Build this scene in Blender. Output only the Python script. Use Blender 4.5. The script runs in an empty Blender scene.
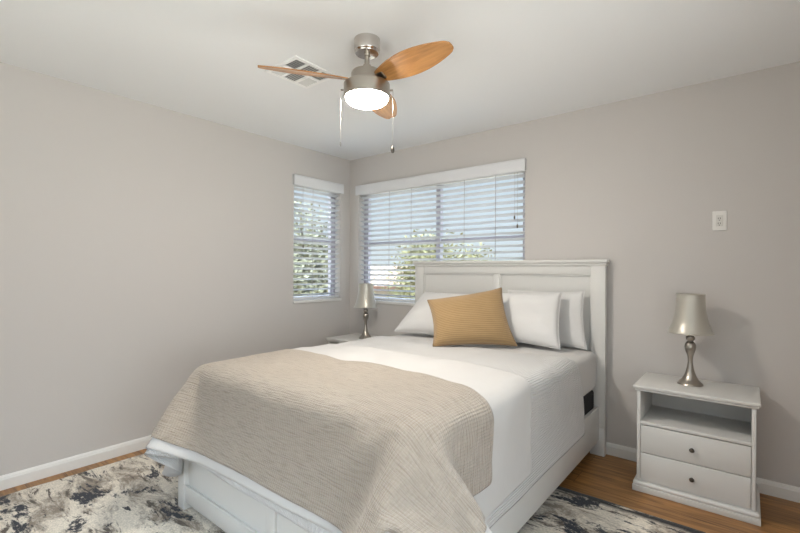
import bpy, bmesh, math, random
from mathutils import Vector, Matrix, noise
PI = math.pi
SC = bpy.context.scene
COL = SC.collection

# ---------------------------------------------------------------- camera, sky, sun, exposure
cam_data = bpy.data.cameras.new('camera')
cam = bpy.data.objects.new('camera', cam_data)
COL.objects.link(cam)
cam_data.sensor_width = 36.0
cam_data.lens = 430.71 * 36.0 / 800.0
cam_data.shift_y = 4.22 / 800.0
cam_data.clip_start = 0.02
cam.location = (3.3144, -3.2462, 1.2657)
cam.matrix_world = (Matrix.Translation(cam.location) @ Matrix.Rotation(0.67984, 4, 'Z')
                    @ Matrix.Rotation(PI / 2, 4, 'X') @ Matrix.Rotation(0.00602, 4, 'Z'))
SC.camera = cam

SC.view_settings.view_transform = 'Standard'
SC.view_settings.look = 'None'
SC.view_settings.gamma = 1.0
SC.view_settings.use_curve_mapping = False
SC.view_settings.exposure = 0.56

world = bpy.data.worlds.new('sky')
SC.world = world
world.use_nodes = True
wn, wl = world.node_tree.nodes, world.node_tree.links
wn.clear()
w_out = wn.new('ShaderNodeOutputWorld')
w_bg = wn.new('ShaderNodeBackground')
w_tc = wn.new('ShaderNodeTexCoord')
w_sep = wn.new('ShaderNodeSeparateXYZ')
w_ramp = wn.new('ShaderNodeValToRGB')
w_ramp.color_ramp.elements[0].position = 0.0
w_ramp.color_ramp.elements[0].color = (0.74, 0.79, 0.84, 1)
w_mid = w_ramp.color_ramp.elements.new(0.30)
w_mid.color = (0.60, 0.70, 0.84, 1)
w_ramp.color_ramp.elements[2].position = 0.75
w_ramp.color_ramp.elements[2].color = (6.0, 7.0, 8.2, 1)
wl.new(w_tc.outputs['Generated'], w_sep.inputs[0])
wl.new(w_sep.outputs['Z'], w_ramp.inputs[0])
wl.new(w_ramp.outputs[0], w_bg.inputs[0])
w_bg.inputs[1].default_value = SKY_STRENGTH = 0.80
wl.new(w_bg.outputs[0], w_out.inputs[0])

sun_data = bpy.data.lights.new('sun', 'SUN')
sun_data.energy = 1.6
sun_data.angle = math.radians(0.6)
sun_data.color = (1.0, 0.95, 0.86)
sun = bpy.data.objects.new('sun', sun_data)
COL.objects.link(sun)
sun.rotation_euler = Vector((0.45, 0.62, -0.65)).to_track_quat('-Z', 'Y').to_euler()

def fill_light(loc, rot, w, h, watts):                     # added fill lamps outside the two unseen, invented windows by the camera
    d = bpy.data.lights.new('fill_light', 'AREA'); d.shape = 'RECTANGLE'; d.size = w; d.size_y = h
    d.energy = watts; d.color = (0.97, 0.985, 1.0)
    o = bpy.data.objects.new('fill_light', d); COL.objects.link(o); o.location = loc; o.rotation_euler = rot
fill_light((4.7, -2.95, 0.8), (math.radians(118), 0, math.radians(90)), 2.3, 1.5, 64.0)
fill_light((2.0, -4.65, 0.8), (math.radians(118), 0, 0), 2.0, 1.5, 10.0)

FAN_GLOW = 136.0          # luminance of the fan's glass bowl

# ---------------------------------------------------------------- materials
def srgb(r, g, b):
    f = lambda c: (c / 255 / 12.92) if c / 255 <= 0.04045 else ((c / 255 + 0.055) / 1.055) ** 2.4
    return (f(r), f(g), f(b), 1.0)

def mat(name, col, rough=0.5, metal=0.0, bump=0.0, scale=40.0, stretch=(1, 1, 1), coat=0.0, vary=0.0, sheen=0.0, detail=3.0):
    m = bpy.data.materials.new(name)
    m.use_nodes = True
    n, l = m.node_tree.nodes, m.node_tree.links
    b = n['Principled BSDF']
    b.inputs['Base Color'].default_value = col
    b.inputs['Roughness'].default_value = rough
    b.inputs['Metallic'].default_value = metal
    b.inputs['Coat Weight'].default_value = coat
    b.inputs['Sheen Weight'].default_value = sheen
    if bump or vary:
        tc = n.new('ShaderNodeTexCoord'); mp = n.new('ShaderNodeMapping'); nt = n.new('ShaderNodeTexNoise')
        mp.inputs['Scale'].default_value = stretch
        nt.inputs['Scale'].default_value = scale
        nt.inputs['Detail'].default_value = detail
        l.new(tc.outputs['Object'], mp.inputs[0]); l.new(mp.outputs[0], nt.inputs['Vector'])
        if bump:
            bp = n.new('ShaderNodeBump'); bp.inputs['Strength'].default_value = bump; bp.inputs['Distance'].default_value = 0.003
            l.new(nt.outputs['Fac'], bp.inputs['Height']); l.new(bp.outputs[0], b.inputs['Normal'])
        if vary:
            mx = n.new('ShaderNodeMix'); mx.data_type = 'RGBA'
            mx.inputs[6].default_value = tuple(c * (1 - vary) for c in col[:3]) + (1,)
            mx.inputs[7].default_value = tuple(min(1, c * (1 + vary)) for c in col[:3]) + (1,)
            l.new(nt.outputs['Fac'], mx.inputs[0]); l.new(mx.outputs[2], b.inputs['Base Color'])
    return m

M_wall = mat('greige_wall_paint', srgb(202, 197, 193), 0.75, bump=0.12, scale=90)
M_ceil = mat('white_ceiling_paint', srgb(242, 243, 244), 0.85, bump=0.15, scale=70)
M_trim = mat('white_trim_paint', srgb(232, 230, 226), 0.4)
M_white = mat('white_furniture_paint', srgb(216, 214, 210), 0.38)
M_vinyl = mat('white_window_vinyl', srgb(222, 222, 224), 0.4)
M_frame = mat('window_frame_vinyl', srgb(172, 169, 178), 0.5)
M_slat = mat('blind_slat', srgb(200, 202, 206), 0.45)
M_cord = mat('blind_cord', srgb(160, 160, 162), 0.8)
M_nickel = mat('brushed_nickel', srgb(172, 165, 156), 0.30, metal=1.0, bump=0.04, scale=60, stretch=(1, 1, 20))
M_chrome = mat('polished_nickel', srgb(205, 200, 195), 0.12, metal=1.0)
M_knob = mat('dark_pewter', srgb(96, 90, 84), 0.35, metal=0.9)
M_dark = mat('dark_gap', srgb(30, 28, 28), 0.7)
M_black = mat('black_box_spring_fabric', srgb(26, 24, 25), 0.9, bump=0.2, scale=300)
M_sheet = mat('white_fitted_sheet', srgb(204, 201, 198), 0.9, bump=0.5, scale=14, stretch=(1, 1, 1), sheen=0.2)
M_pillow = mat('white_pillow_cotton', srgb(216, 214, 212), 0.9, bump=0.6, scale=9, sheen=0.2)
M_shade = mat('satin_lamp_shade', srgb(190, 185, 174), 0.36, metal=0.45, bump=0.05, scale=60, stretch=(1, 1, 0.1), sheen=0.3)
M_plate = mat('white_plastic', srgb(232, 229, 224), 0.35)
M_bark = mat('tree_bark', srgb(92, 74, 58), 0.9, bump=0.6, scale=20)
M_vent = mat('white_vent_metal', srgb(250, 250, 249), 0.45)
M_louver = mat('vent_louver_metal', srgb(214, 214, 212), 0.5)

def wood(name, c0, c1, axis_scale, rough, coat=0.0, scale=6.0):
    m = bpy.data.materials.new(name); m.use_nodes = True
    n, l = m.node_tree.nodes, m.node_tree.links; b = n['Principled BSDF']
    tc = n.new('ShaderNodeTexCoord'); mp = n.new('ShaderNodeMapping'); nt = n.new('ShaderNodeTexNoise')
    mp.inputs['Scale'].default_value = axis_scale
    nt.inputs['Scale'].default_value = scale; nt.inputs['Detail'].default_value = 6; nt.inputs['Distortion'].default_value = 0.6
    rp = n.new('ShaderNodeValToRGB')
    rp.color_ramp.elements[0].position = 0.3; rp.color_ramp.elements[0].color = c0
    rp.color_ramp.elements[1].position = 0.72; rp.color_ramp.elements[1].color = c1
    l.new(tc.outputs['Object'], mp.inputs[0]); l.new(mp.outputs[0], nt.inputs['Vector'])
    l.new(nt.outputs['Fac'], rp.inputs[0]); l.new(rp.outputs[0], b.inputs['Base Color'])
    b.inputs['Roughness'].default_value = rough; b.inputs['Coat Weight'].default_value = coat
    return m

M_blade = wood('maple_fan_blade', srgb(152, 102, 52), srgb(196, 142, 82), (1.2, 9, 9), 0.35, 0.4)

def floor_material():
    m = bpy.data.materials.new('oak_plank_floor'); m.use_nodes = True
    n, l = m.node_tree.nodes, m.node_tree.links; b = n['Principled BSDF']
    tc = n.new('ShaderNodeTexCoord')
    br = n.new('ShaderNodeTexBrick')
    br.offset = 0.37; br.inputs['Scale'].default_value = 1.0
    br.inputs['Brick Width'].default_value = 1.25; br.inputs['Row Height'].default_value = 0.19
    br.inputs['Mortar Size'].default_value = 0.0012; br.inputs['Mortar Smooth'].default_value = 0.1
    br.inputs['Color1'].default_value = (0.25, 0.25, 0.25, 1); br.inputs['Color2'].default_value = (0.8, 0.8, 0.8, 1)
    br.inputs['Mortar'].default_value = (0, 0, 0, 1)
    mp = n.new('ShaderNodeMapping'); mp.inputs['Scale'].default_value = (1.0, 11, 1)
    nt = n.new('ShaderNodeTexNoise'); nt.inputs['Scale'].default_value = 3.2; nt.inputs['Detail'].default_value = 6; nt.inputs['Distortion'].default_value = 0.8
    ad = n.new('ShaderNodeVectorMath'); ad.operation = 'ADD'
    sc = n.new('ShaderNodeVectorMath'); sc.operation = 'SCALE'; sc.inputs['Scale'].default_value = 7.0
    l.new(tc.outputs['Object'], br.inputs['Vector'])
    l.new(br.outputs['Color'], sc.inputs[0]); l.new(tc.outputs['Object'], mp.inputs[0])
    l.new(mp.outputs[0], ad.inputs[0]); l.new(sc.outputs[0], ad.inputs[1]); l.new(ad.outputs[0], nt.inputs['Vector'])
    rp = n.new('ShaderNodeValToRGB'); e = rp.color_ramp.elements
    e[0].position = 0.28; e[0].color = srgb(104, 68, 34)
    e[1].position = 0.75; e[1].color = srgb(186, 136, 80)
    l.new(nt.outputs['Fac'], rp.inputs[0])
    hs = n.new('ShaderNodeHueSaturation')
    mr = n.new('ShaderNodeMapRange'); mr.inputs['To Min'].default_value = 0.78; mr.inputs['To Max'].default_value = 1.18
    l.new(br.outputs['Color'], mr.inputs['Value']); l.new(mr.outputs[0], hs.inputs['Value']); l.new(rp.outputs[0], hs.inputs['Color'])
    mx = n.new('ShaderNodeMix'); mx.data_type = 'RGBA'; mx.inputs[7].default_value = srgb(70, 42, 24)
    l.new(br.outputs['Fac'], mx.inputs[0]); l.new(hs.outputs[0], mx.inputs[6]); l.new(mx.outputs[2], b.inputs['Base Color'])
    b.inputs['Roughness'].default_value = 0.38
    bp = n.new('ShaderNodeBump'); bp.inputs['Strength'].default_value = 0.12; bp.inputs['Distance'].default_value = 0.002
    l.new(nt.outputs['Fac'], bp.inputs['Height']); l.new(bp.outputs[0], b.inputs['Normal'])
    return m
M_floor = floor_material()

def rug_material():
    """distressed abstract rug: cream ground, grey-taupe clouds, brown and navy broken streaks"""
    m = bpy.data.materials.new('abstract_rug_pile'); m.use_nodes = True
    n, l = m.node_tree.nodes, m.node_tree.links; b = n['Principled BSDF']
    tc = n.new('ShaderNodeTexCoord')
    def nz(scale, stretch, det, dist, off):
        mp = n.new('ShaderNodeMapping'); mp.inputs['Scale'].default_value = stretch; mp.inputs['Location'].default_value = off
        t = n.new('ShaderNodeTexNoise'); t.inputs['Scale'].default_value = scale; t.inputs['Detail'].default_value = det
        t.inputs['Distortion'].default_value = dist; t.inputs['Roughness'].default_value = 0.74
        l.new(tc.outputs['Object'], mp.inputs[0]); l.new(mp.outputs[0], t.inputs['Vector'])
        return t.outputs['Fac']
    def step(sock, a, bb):
        r = n.new('ShaderNodeMapRange'); r.inputs['From Min'].default_value = a; r.inputs['From Max'].default_value = bb
        l.new(sock, r.inputs['Value']); return r.outputs[0]
    def mul(a, c):
        q = n.new('ShaderNodeMath'); q.operation = 'MULTIPLY'; l.new(a, q.inputs[0]); l.new(c, q.inputs[1]); return q.outputs[0]
    def mix(fac, a, col):
        x = n.new('ShaderNodeMix'); x.data_type = 'RGBA'; l.new(fac, x.inputs[0])
        if isinstance(a, tuple): x.inputs[6].default_value = a
        else: l.new(a, x.inputs[6])
        x.inputs[7].default_value = col
        return x.outputs[2]
    grain = nz(85, (1, 1.6, 1), 2, 0, (0, 0, 0))
    c = mix(step(nz(4.2, (0.8, 1.7, 1), 6, 0.5, (3, 1, 0)), 0.47, 0.60), srgb(236, 226, 210), srgb(150, 136, 120))
    c = mix(step(nz(6.5, (0.7, 2.4, 1), 8, 0.7, (9, 4, 0)), 0.555, 0.61), c, srgb(92, 80, 68))
    c = mix(mul(step(nz(3.6, (0.8, 1.6, 1), 10, 0.35, (21.3, 7.7, 0)), 0.54, 0.57), step(nz(26, (1, 1.4, 1), 4, 0.2, (5, 5, 0)), 0.34, 0.44)), c, srgb(16, 22, 38))
    # the woven end line along the far edge
    sp = n.new('ShaderNodeSeparateXYZ'); l.new(tc.outputs['Object'], sp.inputs[0])
    edge = step(sp.outputs['Y'], 1.115, 1.150)
    c = mix(mul(edge, step(nz(9, (0.6, 2, 1), 6, 0.4, (2, 2, 0)), 0.40, 0.46)), c, srgb(20, 21, 28))
    x = n.new('ShaderNodeMix'); x.data_type = 'RGBA'; x.blend_type = 'MULTIPLY'; x.inputs[0].default_value = 0.75
    g2 = n.new('ShaderNodeMapRange'); g2.inputs['From Min'].default_value = 0.3; g2.inputs['From Max'].default_value = 0.7
    g2.inputs['To Min'].default_value = 0.55; g2.inputs['To Max'].default_value = 1.08; l.new(grain, g2.inputs['Value'])
    l.new(c, x.inputs[6]); l.new(g2.outputs[0], x.inputs[7]); l.new(x.outputs[2], b.inputs['Base Color'])
    b.inputs['Roughness'].default_value = 0.95; b.inputs['Sheen Weight'].default_value = 0.2
    bp = n.new('ShaderNodeBump'); bp.inputs['Strength'].default_value = 0.6; bp.inputs['Distance'].default_value = 0.004
    l.new(grain, bp.inputs['Height']); l.new(bp.outputs[0], b.inputs['Normal'])
    return m
M_rug = rug_material()

def cloth_material(name, col, ridges_u=0.0, ridges_v=0.0, strength=0.5, wrinkle=0.3, tint=None, crinkle=0.0):
    """woven cloth: crinkle ridges across (u) and along (v) the weave, in UV metres"""
    m = bpy.data.materials.new(name); m.use_nodes = True
    n, l = m.node_tree.nodes, m.node_tree.links; b = n['Principled BSDF']
    b.inputs['Base Color'].default_value = col; b.inputs['Roughness'].default_value = 0.92; b.inputs['Sheen Weight'].default_value = 0.25
    uv = n.new('ShaderNodeUVMap')
    hs = []
    for axis, per in (('X', ridges_u), ('Y', ridges_v)):
        if not per: continue
        w = n.new('ShaderNodeTexWave'); w.wave_type = 'BANDS'; w.bands_direction = axis
        w.inputs['Scale'].default_value = 1.0 / per / 3.1831 * 1.0
        w.inputs['Distortion'].default_value = 1.6; w.inputs['Detail'].default_value = 2; w.inputs['Detail Scale'].default_value = 0.25
        l.new(uv.outputs[0], w.inputs['Vector']); hs.append(w.outputs['Fac'])
    if crinkle:
        mp = n.new('ShaderNodeMapping'); mp.inputs["Scale"].default_value = (0.07, 1.0, 1.0)
        cn = n.new('ShaderNodeTexNoise'); cn.inputs['Scale'].default_value = 1.0 / crinkle; cn.inputs['Detail'].default_value = 3; cn.inputs['Distortion'].default_value = 0.3
        l.new(uv.outputs[0], mp.inputs[0]); l.new(mp.outputs[0], cn.inputs['Vector'])
        g = n.new('ShaderNodeMapRange'); g.inputs['From Min'].default_value = 0.33; g.inputs['From Max'].default_value = 0.67; g.inputs['To Max'].default_value = 1.6
        l.new(cn.outputs['Fac'], g.inputs['Value']); hs.append(g.outputs[0])
    nt = n.new('ShaderNodeTexNoise'); nt.inputs['Scale'].default_value = 16; nt.inputs['Detail'].default_value = 4
    l.new(uv.outputs[0], nt.inputs['Vector'])
    q = n.new('ShaderNodeMath'); q.operation = 'MULTIPLY'; q.inputs[1].default_value = wrinkle * 4
    l.new(nt.outputs['Fac'], q.inputs[0]); s = q.outputs[0]
    for h in hs:
        a = n.new('ShaderNodeMath'); a.operation = 'ADD'; l.new(s, a.inputs[0]); l.new(h, a.inputs[1]); s = a.outputs[0]
    bp = n.new('ShaderNodeBump'); bp.inputs['Strength'].default_value = strength; bp.inputs['Distance'].default_value = 0.003
    l.new(s, bp.inputs['Height']); l.new(bp.outputs[0], b.inputs['Normal'])
    if tint and hs:
        x = n.new('ShaderNodeMix'); x.data_type = 'RGBA'; x.inputs[6].default_value = tint; x.inputs[7].default_value = col
        l.new(hs[-1], x.inputs[0]); l.new(x.outputs[2], b.inputs['Base Color'])
    return m
M_coverlet = cloth_material('white_ribbed_coverlet', srgb(210, 208, 206), 0.012, 0, 1.0, 0.2)
M_topsheet = cloth_material('white_plain_sheet', srgb(203, 200, 197), 0, 0, 0.35, 0.4)
M_blanket = cloth_material('beige_gauze_blanket', srgb(177, 165, 151), 0.012, 0, 0.7, 0.5, srgb(160, 148, 134), 0.0058)
M_ochre = cloth_material('ochre_ribbed_cushion', srgb(166, 136, 94), 0, 0.012, 0.5, 0.3, srgb(152, 124, 88))

def emit(name, col, strength):
    m = bpy.data.materials.new(name); m.use_nodes = True
    n, l = m.node_tree.nodes, m.node_tree.links
    b = n['Principled BSDF']; b.inputs['Base Color'].default_value = (0.9, 0.88, 0.84, 1)
    b.inputs['Emission Color'].default_value = col; b.inputs['Emission Strength'].default_value = strength
    return m
M_glow = emit('lit_opal_glass', (1.0, 0.935, 0.85, 1), FAN_GLOW)

def glass_material():
    m = bpy.data.materials.new('window_glass'); m.use_nodes = True
    n, l = m.node_tree.nodes, m.node_tree.links; n.clear()
    o = n.new('ShaderNodeOutputMaterial'); t = n.new('ShaderNodeBsdfTransparent'); g = n.new('ShaderNodeBsdfGlossy'); x = n.new('ShaderNodeMixShader')
    t.inputs[0].default_value = (0.93, 0.96, 0.96, 1); g.inputs['Roughness'].default_value = 0.02; x.inputs[0].default_value = 0.05
    l.new(t.outputs[0], x.inputs[1]); l.new(g.outputs[0], x.inputs[2]); l.new(x.outputs[0], o.inputs[0])
    return m
M_glass = glass_material()

# ---------------------------------------------------------------- geometry helpers
def add_box(bm, x0, x1, y0, y1, z0, z1, bev=0.0, seg=2, M=None):
    t = bmesh.new(); bmesh.ops.create_cube(t, size=1)
    for v in t.verts:
        v.co = Vector(((x0 + x1) / 2 + v.co.x * (x1 - x0), (y0 + y1) / 2 + v.co.y * (y1 - y0), (z0 + z1) / 2 + v.co.z * (z1 - z0)))
    if bev:
        bmesh.ops.bevel(t, geom=t.edges[:], offset=bev, segments=seg, affect='EDGES', profile=0.5)
    if M is not None: t.transform(M)
    merge(bm, t)

def merge(bm, t):
    me = bpy.data.meshes.new('t'); t.to_mesh(me); t.free(); bm.from_mesh(me); bpy.data.meshes.remove(me)

def box(*a, **k):
    bm = bmesh.new(); add_box(bm, *a, **k); return bm

def add_lathe(bm, prof, seg=40, c=(0, 0, 0)):
    rings = []
    for r, z in prof:
        if r < 1e-5: rings.append([bm.verts.new((c[0], c[1], c[2] + z))])
        else: rings.append([bm.verts.new((c[0] + r * math.cos(2 * PI * k / seg), c[1] + r * math.sin(2 * PI * k / seg), c[2] + z)) for k in range(seg)])
    for a, b in zip(rings, rings[1:]):
        for k in range(seg):
            q = [a[k % len(a)], a[(k + 1) % len(a)], b[(k + 1) % len(b)], b[k % len(b)]]
            q = list(dict.fromkeys(q))
            if len(q) > 2: bm.faces.new(q)
    return bm

def lathe(prof, seg=40, c=(0, 0, 0)):
    bm = bmesh.new(); add_lathe(bm, prof, seg, c); bmesh.ops.recalc_face_normals(bm, faces=bm.faces[:]); return bm

def add_tube(bm, pts, r, seg=8, closed=False):
    pts = [Vector(p) for p in pts]; rings = []; N = len(pts)
    for i, p in enumerate(pts):
        if closed: d = pts[(i + 1) % N] - pts[i - 1]
        else: d = pts[min(i + 1, N - 1)] - pts[max(i - 1, 0)]
        d.normalize(); up = Vector((0, 0, 1)) if abs(d.z) < 0.9 else Vector((1, 0, 0))
        a = d.cross(up).normalized(); b = d.cross(a)
        rr = r[i] if isinstance(r, (list, tuple)) else r
        rings.append([bm.verts.new(p + a * rr * math.cos(2 * PI * k / seg) + b * rr * math.sin(2 * PI * k / seg)) for k in range(seg)])
    pairs = list(zip(rings, rings[1:])) + ([(rings[-1], rings[0])] if closed else [])
    for a, b in pairs:
        for k in range(seg): bm.faces.new((a[k], a[(k + 1) % seg], b[(k + 1) % seg], b[k]))
    if not closed:
        bm.faces.new(rings[0][::-1]); bm.faces.new(rings[-1])
    return bm

def catmull(pts, sub=6):
    out = []; P = [pts[0]] + list(pts) + [pts[-1]]
    for i in range(1, len(P) - 2):
        for s in range(sub):
            t = s / sub
            out.append(tuple(0.5 * (2 * P[i][k] + (P[i + 1][k] - P[i - 1][k]) * t + (2 * P[i - 1][k] - 5 * P[i][k] + 4 * P[i + 1][k] - P[i + 2][k]) * t * t
                       + (3 * P[i][k] - P[i - 1][k] - 3 * P[i + 1][k] + P[i + 2][k]) * t ** 3) for k in range(len(P[0]))))
    out.append(tuple(pts[-1])); return out

def obj(name, bm, m, parent=None, loc=None, smooth=True, label=None):
    """link a bmesh as one mesh object; under a parent its coordinates are the parent's local ones"""
    me = bpy.data.meshes.new(name)
    if isinstance(bm, bmesh.types.BMesh):
        bmesh.ops.recalc_face_normals(bm, faces=bm.faces[:]) if len(bm.faces) < 20000 else None
        bm.to_mesh(me); bm.free()
    else: me = bm
    me.materials.append(m)
    if smooth:
        for p in me.polygons: p.use_smooth = True
        me.set_sharp_from_angle(angle=math.radians(38))
    o = bpy.data.objects.new(name, me); COL.objects.link(o)
    if parent: o.parent = parent
    if loc: o.location = loc
    if label: o['label'] = label
    return o

def thing(name, label, cat, loc=(0, 0, 0), rotz=0, group=None):
    o = bpy.data.objects.new(name, None); COL.objects.link(o); o.empty_display_size = 0.05
    o.location = loc; o.rotation_euler = (0, 0, rotz); o['label'] = label; o['category'] = cat
    if group: o['group'] = group
    return o

def tag(o, label, cat, group=None):
    o['label'] = label; o['category'] = cat
    if group: o['group'] = group
    return o

def struct(name, bm, m, parent=None, smooth=False):
    o = obj(name, bm, m, parent, smooth=smooth)
    if not parent: o['kind'] = 'structure'
    return o

def copy_tree(o, parent=None):
    c = o.copy(); COL.objects.link(c)
    if parent: c.parent = parent
    for ch in list(o.children): copy_tree(ch, c)
    return c

# ---------------------------------------------------------------- room shell
H = 2.44
RX, RY = 4.0, -3.9            # right wall, wall behind the camera
T = 0.16
W1 = (-0.735, -0.135, 0.972, 2.115)   # left window: y0, y1, z0, z1
W3 = (-3.75, -2.05, 0.6, 2.25)            # added opening for fill light beside the camera, out of the picture: y0, y1, z0, z1
W4 = (1.1, 2.9, 0.7, 2.25)                # added opening for fill light behind the camera: x0, x1, z0, z1
W2 = (0.125, 1.948, 0.955, 2.105)     # back window: x0, x1, z0, z1

struct('floor', box(-T, RX + T, RY - T, T, -0.12, 0.0), M_floor)
struct('ceiling', box(-T, RX + T, RY - T, T, H, H + 0.18), M_ceil)
bm = bmesh.new()
add_box(bm, -T, 0, RY - T, W1[0], 0, H); add_box(bm, -T, 0, W1[1], T, 0, H)
add_box(bm, -T, 0, W1[0], W1[1], 0, W1[2]); add_box(bm, -T, 0, W1[0], W1[1], W1[3], H)
struct('wall_left', bm, M_wall)
bm = bmesh.new()
add_box(bm, 0, W2[0], 0, T, 0, H); add_box(bm, W2[1], RX + T, 0, T, 0, H)
add_box(bm, W2[0], W2[1], 0, T, 0, W2[2]); add_box(bm, W2[0], W2[1], 0, T, W2[3], H)
struct('wall_back', bm, M_wall)
bm = bmesh.new()                                       # wall beside the camera, with the added window for fill light
add_box(bm, RX, RX + T, RY - T, W3[0], 0, H); add_box(bm, RX, RX + T, W3[1], 0, 0, H)
add_box(bm, RX, RX + T, W3[0], W3[1], 0, W3[2]); add_box(bm, RX, RX + T, W3[0], W3[1], W3[3], H)
struct('wall_right', bm, M_wall)
bm = bmesh.new()
add_box(bm, 0, W4[0], RY - T, RY, 0, H); add_box(bm, W4[1], RX, RY - T, RY, 0, H)
add_box(bm, W4[0], W4[1], RY - T, RY, 0, W4[2]); add_box(bm, W4[0], W4[1], RY - T, RY, W4[3], H)
struct('wall_front', bm, M_wall)

def skirting(length):
    """profile (depth, height) swept along +X, back on y=0, front towards -y"""
    prof = [(0, 0), (0.014, 0), (0.014, 0.058), (0.011, 0.066), (0.011, 0.070), (0.006, 0.079), (0.0, 0.081)]
    bm = bmesh.new()
    a = [bm.verts.new((0, -d, z)) for d, z in prof]; b = [bm.verts.new((length, -d, z)) for d, z in prof]
    for i in range(len(prof)):
        j = (i + 1) % len(prof); bm.faces.new((a[i], a[j], b[j], b[i]))
    bm.faces.new(a); bm.faces.new(b[::-1])
    return bm
struct('baseboard_back', skirting(RX), M_trim)
o = struct('baseboard_left', skirting(-RY), M_trim); o.rotation_euler = (0, 0, PI / 2); o.location = (0, RY, 0)
o = struct('baseboard_right', skirting(-RY), M_trim); o.rotation_euler = (0, 0, -PI / 2); o.location = (RX, 0, 0)

# ---------------------------------------------------------------- windows (built along local +X, outside towards local +Y)
def window(name, w, z0, z1, mull, place, rot):
    root = bpy.data.objects.new(name, None); COL.objects.link(root); root['kind'] = 'structure'
    root.location = place; root.rotation_euler = (0, 0, rot)
    bm = bmesh.new(); f = 0.035
    ya, yb = 0.085, 0.14
    add_box(bm, 0, f, ya, yb, z0, z1, .003); add_box(bm, w - f, w, ya, yb, z0, z1, .003)
    add_box(bm, f, w - f, ya, yb, z0, z0 + f, .003); add_box(bm, f, w - f, ya, yb, z1 - f, z1, .003)
    zm = z0 + (z1 - z0) * 0.52
    for x in mull: add_box(bm, x - 0.024, x + 0.024, ya + .005, yb, z0 + f, z1 - f, .003)
    xs = [f] + list(mull) + [w - f]
    for a, b in zip(xs, xs[1:]):
        add_box(bm, a, b, ya + .02, ya + .034, zm - .011, zm + .011, .002)
        add_box(bm, a, a + .02, ya + .006, yb - .005, z0 + f, z1 - f, .002); add_box(bm, b - .02, b, ya + .006, yb - .005, z0 + f, z1 - f, .002)
    obj('window_frame', bm, M_frame, root)
    obj('glass', box(f, w - f, 0.116, 0.120, z0 + f, z1 - f), M_glass, root, smooth=False)
    # white drywall returns and the sill board with a small nosing
    bm = bmesh.new()
    add_box(bm, -0.004, w + 0.004, -0.014, ya, z0 - 0.02, z0 + 0.004, .003)
    obj('window_sill', bm, M_trim, root)
    return root
window('window_1', W1[1] - W1[0], W1[2], W1[3], [], (0, W1[0], 0), PI / 2)
window('window_2', W2[1] - W2[0], W2[2], W2[3], [0.945], (W2[0], 0, 0), 0)

def blind(w, z0, z1, ladders, wand_x, label, place, rot):
    """open two-inch slat blind hanging in the window recess, valance standing proud of the wall"""
    root = thing('window_blind', label, 'blind', place, rot, 'window blinds')
    bm = bmesh.new()
    add_box(bm, -0.018, w + 0.012, -0.032, -0.017, z1 - 0.052, z1 + 0.045, .003)
    add_box(bm, -0.018, w + 0.012, -0.034, -0.017, z1 + 0.033, z1 + 0.045, .003)
    for x in (-0.018, w + 0.002): add_box(bm, x, x + 0.010, -0.03, -0.001, z1 - 0.052, z1 + 0.045, .002)
    obj('valance', bm, M_vinyl, root)
    obj('headrail', box(0.004, w - 0.004, 0.012, 0.062, z1 - 0.05, z1 - 0.004, .002), M_vinyl, root)
    bm = bmesh.new(); pitch = 0.0505; z = z1 - 0.075; n = 0
    tilt = math.radians(-19)
    while z > z0 + 0.055:
        S = []
        for side in (0.006, w - 0.006):
            ring = []
            for k in range(5):
                y = -0.0255 + 0.051 * k / 4; zz = 0.0022 * (1 - (y / 0.0255) ** 2)
                yr = y * math.cos(tilt) - zz * math.sin(tilt); zr = y * math.sin(tilt) + zz * math.cos(tilt)
                ring.append((side, 0.038 + yr, z + zr))
            S.append([bm.verts.new(p) for p in ring] + [bm.verts.new((p[0], p[1], p[2] - 0.0028)) for p in ring[::-1]])
        for i in range(10): bm.faces.new((S[0][i], S[0][(i + 1) % 10], S[1][(i + 1) % 10], S[1][i]))
        bm.faces.new(S[0][::-1]); bm.faces.new(S[1])
        z -= pitch; n += 1
    obj('slats', bm, M_slat, root)
    obj('bottom_rail', box(0.006, w - 0.006, 0.014, 0.062, z0 + 0.012, z0 + 0.032, .004), M_vinyl, root)
    for x in ladders:
        bm = bmesh.new()
        for y in (0.0105,): add_box(bm, x - 0.0022, x + 0.0022, y - .0009, y + .0009, z0 + 0.03, z1 - 0.05)
        obj('ladder_cord', bm, M_cord, root)
    for x, zz in wand_x:
        c = obj('pull_cord', add_tube(bmesh.new(), [(x, 0.004, z1 - 0.05), (x, 0.004, zz)], 0.0013, 6), M_cord, root)
        obj('cord_tassel', lathe([(0, 0), (.006, .002), (.007, .02), (.003, .032), (0, .033)], 12, (x, 0.004, zz - .02)), M_knob, c)
    return root
window('fill_window_rear', W4[1] - W4[0], W4[2], W4[3], [0.9], (W4[1], RY, 0), PI)  # invented window behind the camera, lets the rear fill lamp in
window('fill_window_side', W3[1] - W3[0], W3[2], W3[3], [0.85], (RX, W3[1], 0), -PI / 2)  # invented window beside the camera, lets the side fill lamp in
blind(W2[1] - W2[0], W2[2], W2[3], [0.415, 0.69, 1.27, 1.566], [(1.735, 1.70), (1.76, 1.63)],
      'wide white horizontal slat blind on the window behind the headboard', (W2[0], 0, 0), 0)
blind(W1[1] - W1[0], W1[2], W1[3], [0.238], [(0.10, 1.62), (0.115, 1.50)],
      'narrow white horizontal slat blind on the left wall window', (0, W1[0], 0), PI / 2)

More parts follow.
